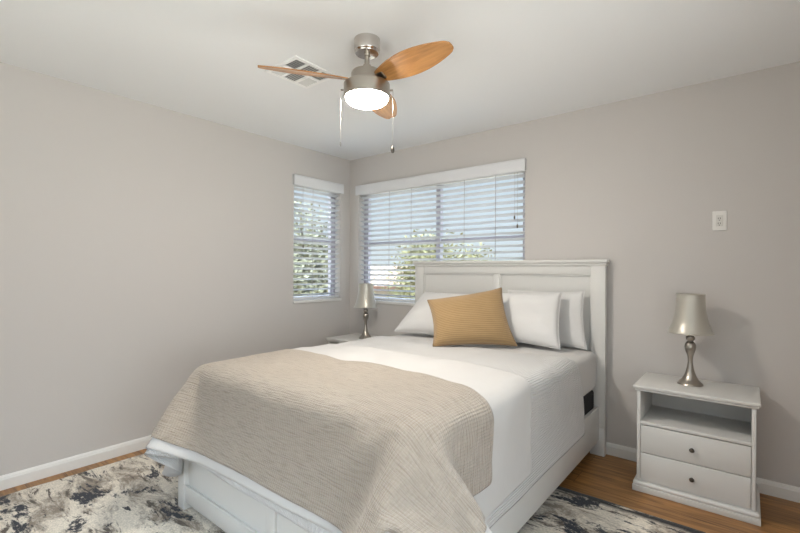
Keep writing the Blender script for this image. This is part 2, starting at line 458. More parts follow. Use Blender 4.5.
# ---------------------------------------------------------------- rug
def rug():
    w, d = 3.06, 2.40
    bm = bmesh.new(); nx, ny = 150, 120
    V = [[None] * (nx + 1) for _ in range(ny + 1)]
    for j in range(ny + 1):
        for i in range(nx + 1):
            x = -w / 2 + w * i / nx; y = -d / 2 + d * j / ny
            e = min(w / 2 - abs(x), d / 2 - abs(y))
            z = 0.0095 * min(1, (e / 0.012)) ** 0.5 + 0.0012 * noise.noise(Vector((x * 60, y * 60, 0)))
            wob = 0.004 * noise.noise(Vector((x * 9, y * 9, 3)))
            V[j][i] = bm.verts.new((x + wob, y + wob, max(0.0015, z)))
    for j in range(ny):
        for i in range(nx): bm.faces.new((V[j][i], V[j][i + 1], V[j + 1][i + 1], V[j + 1][i]))
    B = [bm.verts.new((sx * w / 2, sy * d / 2, 0.0005)) for sx, sy in ((-1, -1), (1, -1), (1, 1), (-1, 1))]
    bm.faces.new(B[::-1])
    o = obj('area_rug', bm, M_rug, loc=(1.63, -1.875, 0))
    tag(o, 'large distressed abstract rug in cream, grey and navy under the bed', 'rug')
rug()

# ---------------------------------------------------------------- bed
def bed():
    root = thing('bed', 'white painted wooden panel bed frame with tall headboard on the rug', 'bed', (1.742, -1.1, 0))
    L = lambda x0, x1, y0, y1, z0, z1, **k: dict(a=(x0 - 1.742, x1 - 1.742, y0 + 1.1, y1 + 1.1, z0, z1), k=k)
    def part(bm, *specs):
        for s in specs: add_box(bm, *s['a'], **s['k'])
        return bm
    X0, X1 = 0.928, 2.556
    # headboard: posts, rails, recessed panels, crown and cap
    hb = obj('headboard', part(bmesh.new(),
        L(X0 + .095, X1 - .095, -.068, -.030, 1.245, 1.310, bev=.003), L(X0 + .095, X1 - .095, -.068, -.030, .40, .52, bev=.003),
        L(1.722, 1.768, -.066, -.030, .52, 1.245, bev=.003)), M_white, root)
    for xa, xb in ((X0 + .095, 1.722), (1.768, X1 - .095)):
        bm = part(bmesh.new(), L(xa, xb, -.052, -.038, .52, 1.245, bev=0))
        add_mould = [(xa, xa + .012, .52, 1.245), (xb - .012, xb, .52, 1.245), (xa, xb, 1.233, 1.245), (xa, xb, .52, .532)]
        for a, b, c, d in add_mould: part(bm, L(a, b, -.060, -.050, c, d, bev=.003))
        obj('headboard_panel', bm, M_white, hb)
    for xa, xb in ((X0, X0 + .095), (X1 - .095, X1)):
        obj('headboard_post', part(bmesh.new(), L(xa, xb, -.074, -.024, 0.0, .19, bev=.003), L(xa, xb, -.074, -.024, .192, 1.310, bev=.003)), M_white, hb)
    obj('headboard_cap', part(bmesh.new(), L(X0 - .006, X1 + .006, -.082, -.020, 1.308, 1.330, bev=.006, seg=3),
        L(X0 - .016, X1 + .016, -.094, -.016, 1.329, 1.352, bev=.005, seg=3)), M_white, hb)
    # side rails
    for xa, xb in ((.965, .990), (2.494, 2.520)):
        obj('side_rail', part(bmesh.new(), L(xa, xb, -2.16, -.074, .10, .335, bev=.004)), M_white, root)
    # footboard: two posts, low frame and recessed panels with a middle stile
    fb = obj('footboard', part(bmesh.new(), L(1.03, 2.455, -2.196, -2.166, .045, .135, bev=.004), L(1.03, 2.455, -2.196, -2.166, .30, .355, bev=.004),
        L(1.03, 2.455, -2.200, -2.19, .132, .140, bev=.003),
        L(1.755, 1.813, -2.196, -2.166, .135, .30, bev=.003)), M_white, root)
    for xa, xb in ((1.03, 1.755), (1.813, 2.455)):
        obj('footboard_panel', part(bmesh.new(), L(xa, xb, -2.182, -2.172, .135, .30, bev=0)), M_white, fb)
    for xa, xb in ((.965, 1.035), (2.450, 2.520)):
        obj('footboard_post', part(bmesh.new(), L(xa, xb, -2.205, -2.155, .0105, .365, bev=.004)), M_white, root)
    return root
bed()

o = obj('box_spring', box(.995, 2.492, -2.145, -.080, .22, .452, bev=.02, seg=3), M_black)
tag(o, 'black fabric box spring showing under the sheet beside the headboard', 'box spring')

TOP = .728
def crown(x, y):
    u = min(1, abs((x - 1.74) / .755)); v = min(1, abs((y + 1.105) / 1.015))
    return TOP + .018 * (1 - u ** 4) * (1 - v ** 4)

def ripple(p):
    """soft unevenness of the made bed, the same for every layer so that none cuts through the next"""
    p = Vector(p)
    k = min(1, max(0, (-.45 - p.y) / .3)) * .6 + .4
    k *= min(1, max(0, (p.z - .40) / .2))
    return p + k * (.010 * noise.noise_vector(p * 4.2) + .0045 * noise.noise_vector(p * 11.0 + Vector((3, 1, 7))))

def mattress():
    bm = box(.988, 2.512, -2.117, -.078, .453, TOP - .003, bev=.05, seg=5)
    bmesh.ops.subdivide_edges(bm, edges=[e for e in bm.edges if e.calc_length() > .15], cuts=14, use_grid_fill=True)
    for v in bm.verts:
        if v.co.z > TOP - .03: v.co.z += crown(v.co.x, v.co.y) - TOP - .001
        if v.co.z < .62 and v.co.z > .455:
            v.co.x += .004 * noise.noise(Vector((v.co.x * 6, v.co.y * 7, v.co.z * 3)))
    for v in bm.verts:
        if v.co.z > .47: v.co = ripple(v.co)
    o = obj('mattress', bm, M_sheet)
    tag(o, 'mattress in a white fitted sheet on the bed frame', 'mattress')
mattress()

def cloth(name, key, m, label, thick=0.003):
    nx, ny, dat = CLOTH[key]
    n = nx * ny; q = dat
    co = []
    for c in range(3):
        prev_row = [0] * nx; plane = []
        for j in range(ny):
            acc = 0; row = []
            for i in range(nx):
                acc += q[c * n + j * nx + i]
                row.append(acc + prev_row[i])
            plane.append(row); prev_row = row
        co.append([v for r in plane for v in r])
    pts = [tuple(ripple((co[0][k] * .001, co[1][k] * .001, co[2][k] * .001))) for k in range(n)]
    faces = [(j * nx + i, j * nx + i + 1, (j + 1) * nx + i + 1, (j + 1) * nx + i) for j in range(ny - 1) for i in range(nx - 1)]
    me = bpy.data.meshes.new(name); me.from_pydata(pts, [], faces)
    uv = me.uv_layers.new(name='UVMap')
    st_ = CLOTH_STEP[key]
    for lp in me.loops:
        i, j = lp.vertex_index % nx, lp.vertex_index // nx
        uv.data[lp.index].uv = (i * st_, j * st_)
    o = obj(name, me, m)
    for p in me.polygons: p.use_smooth = True
    s = o.modifiers.new('smooth', 'SUBSURF'); s.levels = 2; s.render_levels = 2
    so = o.modifiers.new('thickness', 'SOLIDIFY'); so.thickness = thick; so.offset = 1.0
    return tag(o, label, {'coverlet': 'bedspread', 'sheet': 'sheet', 'blanket': 'blanket'}[key])

CLOTH = {}   # draped sheets as grids of millimetre heights: x, y, z, stored as row and column steps
CLOTH['coverlet'] = (63, 46, [
954,33,30,29,27,22,15,2,-10,-18,-22,-21,-10,17,29,18,9,5,11,29,41,42,42,43,42,43,42,43,42,43,43,42,43,42,42,42,42,42,41,42,42,43,43,43,43,43,43,42,38,10,-2,-1,13,28,20,13,16,20,24,28,
31,33,35,-48,0,1,1,2,5,10,18,14,7,0,-3,-8,-13,1,6,3,0,2,1,1,0,0,0,0,0,0,0,1,-1,0,1,-1,1,0,0,0,0,1,-1,0,0,0,0,0,0,-1,0,2,3,-1,7,11,1,0,4,2,
4,4,4,2,1,1,-43,0,0,0,1,1,3,7,19,14,7,-1,-5,-11,-6,7,3,0,2,3,0,0,0,-1,0,0,0,0,0,0,0,0,1,-1,1,0,0,0,0,0,0,0,0,0,0,-1,1,0,0,3,1,9,7,1,
0,2,6,4,4,1,2,0,0,-40,-1,1,0,0,1,0,1,4,24,13,5,-3,-9,-9,4,4,1,2,2,0,0,0,0,0,0,0,0,-1,1,0,0,-1,1,0,0,0,0,0,1,0,-1,0,0,0,1,-1,0,1,1,5,
9,5,0,1,4,6,4,2,0,-1,0,-3,-36,-1,-1,0,0,0,1,0,1,1,27,13,1,-6,-11,0,5,2,3,2,-1,0,0,0,1,-1,0,-1,1,-1,0,0,1,0,-1,1,0,0,0,0,0,1,-1,0,0,0,0,1,
-1,0,9,9,1,2,3,7,3,2,-2,-1,-4,-6,-9,-22,-8,-4,-1,-1,0,0,0,1,1,3,27,10,-4,-11,-3,6,2,2,2,1,0,0,0,-1,0,0,0,-1,1,-1,0,0,0,0,0,1,0,0,0,0,-1,1,0,0,
0,0,-1,2,12,-1,6,1,2,8,3,-1,-4,-4,-7,-9,-11,-12,-7,-10,-7,-6,-2,-1,-1,1,-1,0,1,7,26,7,-12,-8,5,4,2,2,0,0,0,0,0,0,0,0,0,-1,1,-1,0,0,1,-1,0,0,1,0,0,0,
0,0,-1,0,0,1,-1,7,6,4,0,3,3,-3,-6,-10,-11,-10,-9,-6,-3,9,-8,-9,-8,-7,-5,-2,-1,-1,0,-1,1,14,18,-2,-11,4,8,0,1,0,0,0,0,0,0,0,0,-1,0,0,0,0,0,-1,1,0,1,-1,
0,0,1,-1,0,1,-1,0,0,0,-4,20,0,0,1,-11,-14,-17,-10,-5,-2,0,1,2,18,-2,-7,-7,-9,-8,-7,-5,-2,-2,-1,0,2,23,13,-18,1,-2,13,0,1,0,0,0,0,-1,0,-1,1,0,-1,0,0,-1,1,0,
0,0,0,0,0,0,0,0,0,1,-1,-1,0,9,6,-1,0,-26,-17,-12,-6,-1,1,1,2,2,2,25,-1,-1,-4,-6,-8,-9,-9,-7,-6,-4,-1,0,4,23,-6,-3,7,6,0,0,0,0,0,0,1,-1,0,0,-1,0,0,0,
0,0,0,0,0,0,1,0,-1,1,-1,0,0,1,1,1,2,3,-2,-28,-14,-6,-1,4,-1,-2,0,0,0,2,27,2,0,0,-1,-3,-5,-9,-10,-10,-8,-9,-5,-1,11,12,-4,15,-2,1,-1,0,1,0,-1,0,0,0,0,0,
0,0,-1,1,-1,0,0,0,1,-1,0,0,0,1,-1,0,1,0,1,-1,-2,-1,1,4,-1,-5,-7,-4,-5,-6,-4,-2,-2,35,0,2,0,0,-1,-2,-2,-4,-7,-9,-11,-13,-11,-7,20,3,3,2,0,1,1,0,0,1,-1,0,
0,0,0,-1,0,1,-1,1,0,0,0,-1,1,0,0,-1,0,1,-1,0,0,-1,1,-1,-1,4,2,0,1,-2,-4,-3,-4,-5,-4,-4,35,1,0,0,0,1,1,0,-1,-1,-2,-3,-10,-9,0,-10,-3,-1,2,0,0,0,0,0,
0,1,0,0,-1,0,0,0,-1,1,0,-1,0,0,1,0,0,0,0,0,-1,1,-1,0,0,0,-1,0,3,0,1,0,1,0,-2,-2,0,-3,-4,27,-1,-1,1,0,-1,-1,1,0,0,-1,-1,3,-3,-25,3,2,0,-2,0,0,
0,-1,1,-1,0,0,0,0,0,1,-1,1,-1,0,1,0,0,0,-1,0,0,0,0,0,-1,1,-1,1,-1,0,0,1,0,-1,2,0,0,0,0,-1,-1,-1,15,-1,-2,-3,-3,-3,-3,3,2,0,0,-1,-2,-2,3,-2,0,-1,
0,0,0,0,1,-1,1,-1,1,0,0,0,-1,1,-1,1,0,0,0,0,0,0,0,0,0,-1,0,0,0,0,-1,0,1,-1,1,-1,1,0,1,0,0,0,0,-1,-1,6,-2,-1,-2,-1,0,0,-2,-1,0,0,0,2,1,0,
1,-1,0,0,0,0,-1,0,1,0,0,0,0,0,1,0,0,0,0,0,0,0,0,0,0,0,0,0,0,0,0,-1,0,0,0,-1,1,0,0,1,-1,1,1,0,0,-2,0,-1,1,0,-1,0,-1,0,1,-2,-2,0,-2,0,
-1,0,6,1,-1,0,0,0,0,1,-1,0,0,1,0,0,1,-1,1,0,1,-1,0,0,1,0,-1,1,0,0,0,-1,0,0,-1,0,0,0,0,0,0,0,0,0,0,0,1,-1,1,-1,-1,0,-1,1,0,0,0,0,-2,0,
-1,0,0,1,1,1,0,0,-1,0,0,0,-1,1,0,0,0,0,1,0,1,0,0,0,1,0,0,-1,0,1,-1,0,0,0,0,0,-1,1,-1,0,0,0,-1,1,0,-1,1,0,0,0,1,-1,-1,0,0,0,-1,0,1,1,
-1,1,0,0,1,0,0,0,-1,-1,-1,1,-1,-1,0,1,0,-1,1,1,0,0,0,0,1,0,0,0,0,0,0,0,0,0,0,0,0,0,0,0,-1,1,-1,0,0,1,-1,0,0,0,0,0,-1,0,1,0,0,0,0,0,
0,0,-1,1,1,1,0,1,0,-1,0,-2,-1,1,-1,0,0,0,-1,0,1,0,0,0,1,0,1,-1,1,0,0,0,0,0,0,-1,1,0,0,0,0,-1,1,0,-1,0,0,0,0,0,0,0,0,0,1,0,-1,0,0,0,
0,0,-1,0,0,1,0,0,0,1,-1,0,0,0,0,0,0,-1,0,0,-1,1,-1,0,0,1,1,0,0,0,1,0,0,0,0,-1,0,0,0,0,0,0,0,0,0,0,0,0,1,-1,1,-1,0,0,0,0,0,-1,1,1,
-1,0,0,0,0,0,0,0,0,0,0,-1,0,0,-1,1,0,1,0,-1,1,-1,0,0,-1,1,0,0,0,0,0,1,0,0,0,0,0,0,1,-1,0,0,-1,1,0,-1,1,0,0,0,0,0,1,-1,0,0,0,0,0,0,
0,0,0,0,0,0,0,0,1,0,0,-1,0,-1,0,0,0,1,-1,0,1,0,0,0,0,-1,0,0,0,0,0,0,0,1,0,0,0,1,-1,0,0,-1,0,0,0,0,0,0,1,-1,1,-1,1,0,0,0,0,0,0,0,
0,0,0,0,0,-1,1,0,1,0,0,0,0,1,0,-1,0,1,-1,0,0,1,0,-1,1,0,-1,0,0,-1,0,0,0,0,0,1,0,0,0,1,-1,0,0,-1,0,0,-1,0,1,-1,0,0,1,0,1,-1,1,0,0,0,
1,-1,0,0,-1,1,0,0,0,0,0,0,0,0,1,0,-1,0,0,1,-1,1,0,0,0,-1,0,0,0,0,0,0,0,0,-1,0,1,-1,0,0,1,0,0,0,0,0,0,-1,0,0,0,-1,1,0,0,0,0,0,1,0,
0,0,1,-1,0,0,0,0,-1,1,0,1,-1,0,-1,1,0,-1,0,0,0,0,0,1,-1,0,0,0,0,0,0,1,0,-1,0,0,0,0,0,-1,1,0,0,0,1,-1,-1,1,-1,0,0,0,-1,0,0,0,0,1,0,0,
0,0,0,0,0,0,1,0,0,0,1,0,-1,-1,0,1,0,0,0,0,-1,0,0,0,1,0,0,0,0,0,0,0,0,1,-1,1,0,0,0,-1,0,0,1,-1,0,0,0,-1,0,1,-1,0,0,0,0,0,0,0,0,0,
-1,1,0,0,0,1,0,0,0,-1,1,0,0,0,0,0,0,0,-1,1,1,-2,0,1,1,0,0,0,0,-1,1,0,0,-1,1,0,0,1,-1,1,-1,0,1,0,-1,0,0,0,0,0,0,0,-1,1,0,-1,1,-1,0,0,
0,-1,1,0,0,0,0,1,-1,0,1,0,0,0,0,0,0,0,-1,1,0,0,0,0,-1,0,0,0,0,1,0,-1,1,0,0,0,1,-1,0,0,0,0,0,1,0,-1,0,1,-1,0,0,-1,0,0,0,1,-1,0,0,0,
0,0,0,0,0,0,0,0,0,1,-1,1,0,0,0,0,0,-1,0,0,0,1,0,0,0,0,-1,-1,0,0,0,1,0,0,1,-1,0,0,0,-1,1,0,0,0,1,-1,0,0,1,-1,0,-1,1,-1,0,0,0,0,0,0,
0,1,-1,1,0,0,-1,1,-1,0,0,0,0,1,0,0,0,0,1,-1,0,0,0,0,0,0,0,0,0,0,0,1,0,-1,0,0,0,0,0,-1,0,0,1,0,0,0,0,0,1,0,0,-1,1,-1,1,-2,0,1,-1,0,
0,0,1,0,0,0,0,0,0,0,-1,1,0,-1,1,0,0,-1,1,0,1,-1,0,0,0,0,0,0,0,0,0,0,1,2,-1,0,0,-1,0,0,0,0,1,0,0,-1,0,0,-1,0,1,0,0,1,0,0,0,-1,0,0,
-1,0,0,1,0,-1,1,0,1,-1,1,-1,1,-1,-1,1,0,0,0,-1,1,0,0,0,0,0,0,0,0,0,1,-1,0,0,0,0,1,1,0,0,-1,0,-1,-1,1,-1,1,-1,1,0,0,0,0,0,0,1,-1,1,-1,0,
0,0,0,0,0,0,-1,0,1,0,0,0,1,-1,1,-1,1,0,-1,0,0,-1,1,1,0,0,-1,0,0,0,0,0,0,0,0,0,0,0,-1,1,-1,0,0,1,-1,0,0,0,0,-1,1,0,-1,0,0,1,0,1,-1,1,
0,0,0,0,0,-1,0,0,0,0,0,1,-1,1,0,0,0,0,0,-1,0,0,0,0,0,0,0,0,0,0,0,0,0,0,0,0,0,0,0,1,-1,0,-1,1,0,0,0,0,0,0,-1,1,0,0,-1,1,0,0,0,0,
0,1,0,0,1,-1,0,0,0,-1,0,0,1,0,-1,1,0,0,0,0,0,0,0,-1,0,0,0,1,-1,0,0,0,0,0,0,0,0,0,0,-1,1,0,0,0,0,-1,0,0,0,0,0,1,0,1,-1,0,0,1,-1,0,
0,0,0,1,0,0,0,0,1,-1,0,0,0,0,0,-1,1,0,0,0,0,0,0,0,0,0,0,0,0,-1,0,0,0,0,0,0,0,0,0,0,0,0,0,0,0,-1,1,0,0,-1,0,0,1,0,0,0,0,0,0,0,
0,0,0,0,0,1,-1,1,0,0,0,0,1,-1,0,0,0,0,0,0,0,0,0,0,0,0,-1,0,0,0,0,0,0,0,0,-1,1,0,0,0,0,0,0,0,0,0,0,0,0,0,0,1,-1,0,0,0,0,0,0,0,
0,0,0,0,0,0,1,0,-1,1,0,0,1,0,-1,0,1,-1,1,-1,0,0,0,0,0,-1,0,0,0,0,0,0,0,0,0,0,-1,1,0,-1,0,1,0,0,0,0,0,0,0,0,0,0,0,1,0,1,0,0,-1,0,
0,0,0,0,0,0,0,0,1,-1,1,0,0,0,0,0,0,1,-1,0,1,-1,0,0,1,-1,0,-1,1,0,-1,0,0,0,0,0,0,-1,0,1,0,0,0,0,-1,0,1,0,1,-1,0,1,-1,0,0,0,-1,1,0,0,
0,0,0,-1,0,0,0,0,0,0,0,0,1,0,0,0,0,0,0,0,0,0,0,0,0,1,-1,-1,0,0,1,-1,0,0,0,0,0,0,0,-1,1,0,0,-1,0,0,0,1,0,0,0,-1,1,0,0,0,0,0,0,0,
0,0,0,0,-1,0,1,0,0,0,0,0,0,1,-1,0,0,1,0,0,0,-1,1,-1,1,0,0,0,-1,1,0,0,-1,0,0,-1,1,0,0,0,0,0,0,0,0,-1,1,0,0,0,-1,1,0,0,0,0,0,-1,1,0,
0,0,1,-1,0,0,0,1,0,0,1,-1,0,0,0,0,0,0,1,0,0,0,-1,1,0,-1,1,0,-1,0,0,1,0,-1,0,0,0,-1,1,-1,0,0,0,1,0,0,0,0,0,0,-1,0,0,1,0,0,0,-1,0,1,
0,-1,1,0,0,0,0,0,1,-1,0,0,0,0,0,1,0,0,-1,0,0,0,1,-1,0,1,-1,0,0,0,0,0,0,0,0,0,0,0,0,-1,1,-1,1,0,0,0,0,0,1,-1,0,0,0,0,0,0,0,0,0,-1,
2,0,-1,0,1,-1,0,0,-1,0,0,0,0,0,0,0,0,0,-1,1,0,0,0,0,0,0,0,0,0,0,0,0,0,-1,1,0,0,0,-1,1,-1,1,0,-1,1,-1,0,1,0,0,0,0,0,0,0,0,0,0,0,-1,
1,0,1,-1,0,0,1,-1,0,0,0,0,0,0,-1,1,0,0,0,0,0,0,0,-1,1,0,0,0,-1,1,0,-1,0,0,0,0,1,-1,0,1,-1,1,-1,1,-1,0,1,-1,1,0,0,0,0,1,-1,1,0,0,-1,0,
0,0,0,0,0,0,0,0,0,-1,1,1,0,-1,0,1,0,-1,0,0,0,0,0,1,0,-1,1,-1,0,0,0,0,-1,0,1,0,0,0,-1,0,1,0,-1,1,-1,1,-1,0,0,0,1,-1,1,0,0,0,0,1,-1,0,
0,0,0,0,0,1,-1,0,-1,0,0,1,0,0,-1,1,0,-1,-2221,1,-1,-3,-7,-15,-20,-24,-24,-20,-17,-17,-20,-15,7,23,36,38,37,30,9,1,0,1,-1,0,0,1,-1,0,0,0,0,0,0,0,0,0,-1,0,0,0,
-1,0,0,1,0,-2,-15,-37,-37,-37,-25,-6,16,23,23,23,20,19,17,17,19,-2,1,3,4,6,11,11,8,0,-3,-3,0,1,-6,-10,-2,0,0,0,-3,-4,-1,0,-1,1,-1,0,-1,1,0,0,0,0,0,0,0,0,0,1,
-1,0,0,1,0,0,-1,1,3,4,1,1,1,4,9,4,1,1,-3,-2,-5,-2,-1,-1,-2,0,0,2,4,5,7,10,13,0,-3,-1,0,-2,-9,-5,0,0,-1,-3,1,0,-1,0,-1,1,-1,-1,0,0,0,1,0,0,1,0,
0,1,0,0,0,0,-1,0,0,1,0,1,0,3,0,2,6,8,2,1,-3,-3,-5,-2,-1,-1,1,2,-3,-1,0,1,2,3,6,9,18,-1,-4,1,1,-7,-7,-2,0,0,-2,-1,0,1,0,0,-1,0,0,0,0,0,0,0,
1,-1,1,1,-1,1,1,0,0,1,0,-1,-1,0,-1,2,1,1,4,8,4,2,-2,-5,-5,-2,0,1,3,3,12,-5,-4,-2,-2,-1,2,2,-3,14,23,-2,-2,2,-5,-8,-2,0,-2,-3,0,0,-1,-1,1,0,0,0,0,0,
0,0,0,0,1,0,0,1,-1,0,0,1,0,0,1,0,0,-1,3,0,1,7,8,1,0,-6,-4,0,2,4,4,6,6,27,-8,-6,-5,-3,-2,-2,-3,7,4,11,15,-4,1,0,-9,-4,-1,0,-4,-2,-2,0,0,0,0,0,
0,0,0,0,0,0,0,0,0,0,0,0,1,0,-1,-1,0,1,2,0,1,1,7,1,8,6,-2,-7,-1,3,6,7,5,4,1,-4,32,-1,-5,-5,-6,-3,-2,1,-1,-1,3,15,7,-3,1,-8,-5,-1,-1,-4,-4,-1,-1,1,
0,0,1,0,0,0,0,-1,1,-1,0,0,-1,0,1,-1,0,0,0,-2,-1,2,4,1,1,8,2,11,5,1,-2,4,8,5,1,-2,-6,-9,-8,29,4,1,-3,-3,-5,-5,-2,-1,-7,-1,6,19,0,2,-7,-7,-3,-1,-7,-3,
-1,1,0,0,2,-1,1,-1,0,0,0,0,0,-1,-1,1,0,0,-1,0,0,0,0,-2,-1,5,1,3,-6,18,15,2,1,10,4,-3,-8,-8,-7,-6,-6,-5,24,4,5,3,-1,-2,-4,-5,-4,-7,-7,1,10,18,-4,-1,-8,1,
-12,-7,-1,1,1,1,0,0,1,0,0,0,0,0,-1,0,0,0,-1,0,-1,0,-1,0,1,1,0,-3,2,-4,-4,18,20,6,2,11,-6,-12,-12,-6,-3,-3,-2,1,0,16,4,4,5,5,2,1,-2,-5,-5,-8,-11,-2,18,11,
-1,-9,-5,-21,3,4,2,0,0,0,0,0,0,1,0,-1,0,0,-1,0,0,0,0,0,0,1,-1,0,1,2,0,-10,5,13,17,7,4,4,-10,-4,1,3,-1,-4,-4,-4,-4,-3,12,1,3,3,4,5,5,4,2,-1,-4,-8,
-12,-11,26,3,-5,-23,4,1,1,1,0,-2,-1,-1,-1,0,0,0,2,0,1,2,0,1,0,0,0,1,-1,0,0,-1,1,5,6,9,8,6,6,1,1,1,1,1,-1,-1,-3,-5,-3,-5,-6,14,0,0,0,1,2,4,4,5,
5,4,2,-3,-8,-16,18,3,-2,-2,0,0,-1,0,0,0,-1,0,0,0,0,0,1,0,0,1,-1,1,-1,0,0,0,1,-1,0,2,3,5,3,3,3,2,1,1,2,1,1,2,0,-1,0,-2,-2,-2,22,1,-1,-1,0,-1,
-2,0,1,2,3,3,9,4,0,3,1,-3,1,0,0,1,-1,0,0,0,1,-1,0,1,-1,0,0,-1,0,0,-1,1,-1,0,0,0,0,0,1,1,1,2,1,2,2,2,1,2,2,1,1,1,1,-1,0,0,1,32,0,1,
0,0,0,1,-1,1,0,0,1,-3,2,7,1,1,1,-1,-1,1,-1,1,0,1,0,-1,1,0,-1,1,-1,-1,1,-1,0,0,-2,1,0,0,-1,0,1,0,0,0,-1,1,0,0,-1,1,0,0,1,-1,0,0,0,0,0,0,
39,0,0,1,0,1,0,1,-1,0,0,1,0,0,-1,0,1,0,0,0,0,1,-1,1,-1,1,0,0,0,0,-1,0,0,-1,0,0,-1,1,-1,0,0,1,0,-1,0,0,0,1,0,-1,0,1,0,0,0,-1,1,0,0,0,
0,0,0,41,0,1,0,0,0,0,0,0,0,0,0,0,0,-1,0,1,-1,0,0,0,0,1,0,0,0,0,0,0,1,0,0,-1,0,-1,0,0,-1,1,-1,0,0,0,0,0,1,-1,0,0,1,0,-1,0,0,0,1,-1,
0,0,1,0,0,0,42,0,0,0,1,0,-1,0,0,0,0,-1,0,0,0,1,-1,0,0,0,0,0,0,0,1,-1,1,0,1,-1,0,-1,1,-1,0,0,0,0,-1,0,1,-1,0,1,-1,0,1,0,-1,0,0,1,0,0,
0,0,0,0,1,-1,0,1,-1,41,1,0,1,-1,0,1,0,0,0,0,-1,0,-1,0,0,0,0,-1,1,-1,0,0,1,0,1,0,0,-1,0,0,1,0,0,0,-1,-1,0,0,1,-1,0,1,-1,1,-1,0,0,1,0,0,
0,-1,0,1,0,0,1,-1,1,0,-1,1,42,0,0,0,0,1,-1,0,0,1,-1,1,-1,0,-1,0,0,-1,1,-1,0,0,1,-1,0,1,0,0,1,0,0,0,-1,0,0,0,1,-1,0,0,0,0,-1,1,0,0,0,0,
0,0,0,0,0,1,-1,0,1,-1,0,0,0,1,-1,41,1,0,0,1,-1,1,0,0,-1,1,-1,0,0,0,-1,0,0,-1,0,0,0,0,0,1,-1,1,0,0,0,0,0,1,0,0,-1,0,1,0,-1,0,1,0,-1,0,
0,0,0,0,0,0,0,1,-1,1,-1,0,1,0,0,0,0,0,42,-1,1,0,0,0,0,0,1,0,-1,1,-1,0,0,-1,0,0,-1,0,0,0,0,0,0,1,-1,1,0,0,1,0,-1,0,0,1,0,-1,0,1,0,-1,
0,1,0,0,0,0,0,0,0,0,0,0,0,0,0,0,0,0,0,0,0,41,1,-1,0,0,1,0,0,0,0,1,-1,0,0,-1,1,-1,0,0,0,-1,0,0,0,0,0,1,0,0,1,-1,0,1,0,0,0,0,1,0,
-1,0,1,0,-1,0,0,0,0,0,0,0,0,0,0,0,0,0,0,0,0,0,-1,1,41,0,0,1,-1,0,1,0,0,0,0,0,1,-1,0,0,0,-1,0,-1,1,0,-1,0,0,0,1,0,0,0,0,1,0,0,0,0,
0,0,0,0,1,-1,0,0,0,0,0,0,0,0,0,0,0,0,0,1,0,-1,0,0,0,0,0,40,0,1,-1,1,0,0,1,0,0,0,1,-1,0,1,-1,0,0,-1,0,0,-1,1,0,0,0,0,0,0,0,1,-1,1,
0,1,0,0,0,0,0,0,0,0,0,0,0,0,0,-1,1,0,0,0,0,-1,0,0,0,0,0,0,0,0,41,0,0,0,0,0,0,0,0,1,0,0,0,1,-1,0,0,0,0,0,-1,1,-1,0,0,1,-1,0,1,0,
0,0,0,1,-1,1,0,0,0,0,0,0,0,0,0,0,-1,0,1,-1,0,0,0,0,1,-1,0,0,0,0,0,0,-1,40,0,0,0,0,0,0,1,0,0,1,0,0,0,0,0,0,0,0,0,0,0,0,0,0,-1,1,
0,-1,1,0,0,0,0,1,-1,0,0,0,1,-1,0,0,0,0,0,1,0,-1,0,1,0,-1,1,-1,0,0,0,0,-1,0,0,0,41,-1,0,0,0,0,1,-1,1,0,0,0,1,0,1,0,0,-1,1,0,0,-1,0,0,
0,1,-1,1,0,-1,0,1,-1,0,0,0,0,0,1,-1,0,1,-1,1,-1,0,0,0,1,0,-1,0,1,-1,0,0,0,0,-1,1,-1,0,1,40,1,-1,0,0,0,0,1,0,1,-1,1,0,1,-1,0,0,1,0,-1,0,
1,-1,1,0,-1,0,-1,1,0,0,0,0,0,0,0,0,0,-1,1,0,-1,1,0,0,1,-1,0,0,0,0,0,0,0,0,0,0,0,0,-1,1,0,-1,40,0,0,0,0,0,0,0,0,1,1,0,1,-1,1,0,0,0,
0,0,0,-1,1,-1,0,0,0,0,-1,0,0,0,0,1,-1,1,0,0,0,0,0,0,0,0,1,-1,1,0,-1,1,0,-1,0,0,0,1,-1,0,0,0,0,-1,1,41,-1,0,0,0,1,-1,1,0,0,0,1,0,0,0,
1,0,0,-1,1,0,0,-1,0,0,-1,0,0,0,0,0,0,1,-1,1,-1,0,1,0,-1,0,1,0,-1,0,1,0,0,1,-1,0,1,-1,0,1,-1,0,0,0,1,-1,0,-1,41,0,0,0,0,-1,1,0,0,0,1,-1,
0,1,1,-1,1,-1,1,-1,0,0,0,0,-1,1,0,0,-1,0,0,0,0,0,0,0,1,-1,0,0,1,-1,0,1,0,0,0,0,0,0,0,0,0,0,-1,1,0,0,1,-1,0,1,0,41,0,1,0,-1,1,0,-1,1,
-1,0,1,0,0,-1,1,-1,1,0,0,0,0,0,0,0,-1,0,0,0,0,0,0,0,0,0,1,-1,0,0,1,-1,0,1,0,0,0,0,0,0,0,0,-1,1,0,0,0,0,0,0,0,1,-1,0,42,0,-1,0,1,-1,
0,1,-1,1,-1,0,0,0,1,0,0,0,-1,1,0,0,0,0,-1,1,-1,0,1,-1,0,0,0,0,0,0,0,0,1,-1,0,1,-1,0,1,0,0,0,0,0,0,0,-1,0,1,-1,1,1,-1,1,-1,0,0,42,1,0,
0,0,0,-1,0,0,-1,1,-1,0,0,0,0,0,0,1,-1,0,0,1,-1,1,-1,0,0,0,0,0,0,0,0,0,0,0,1,-1,0,0,0,0,1,-1,0,1,0,0,0,-1,0,0,0,0,1,0,-1,2,-1,0,1,-1,
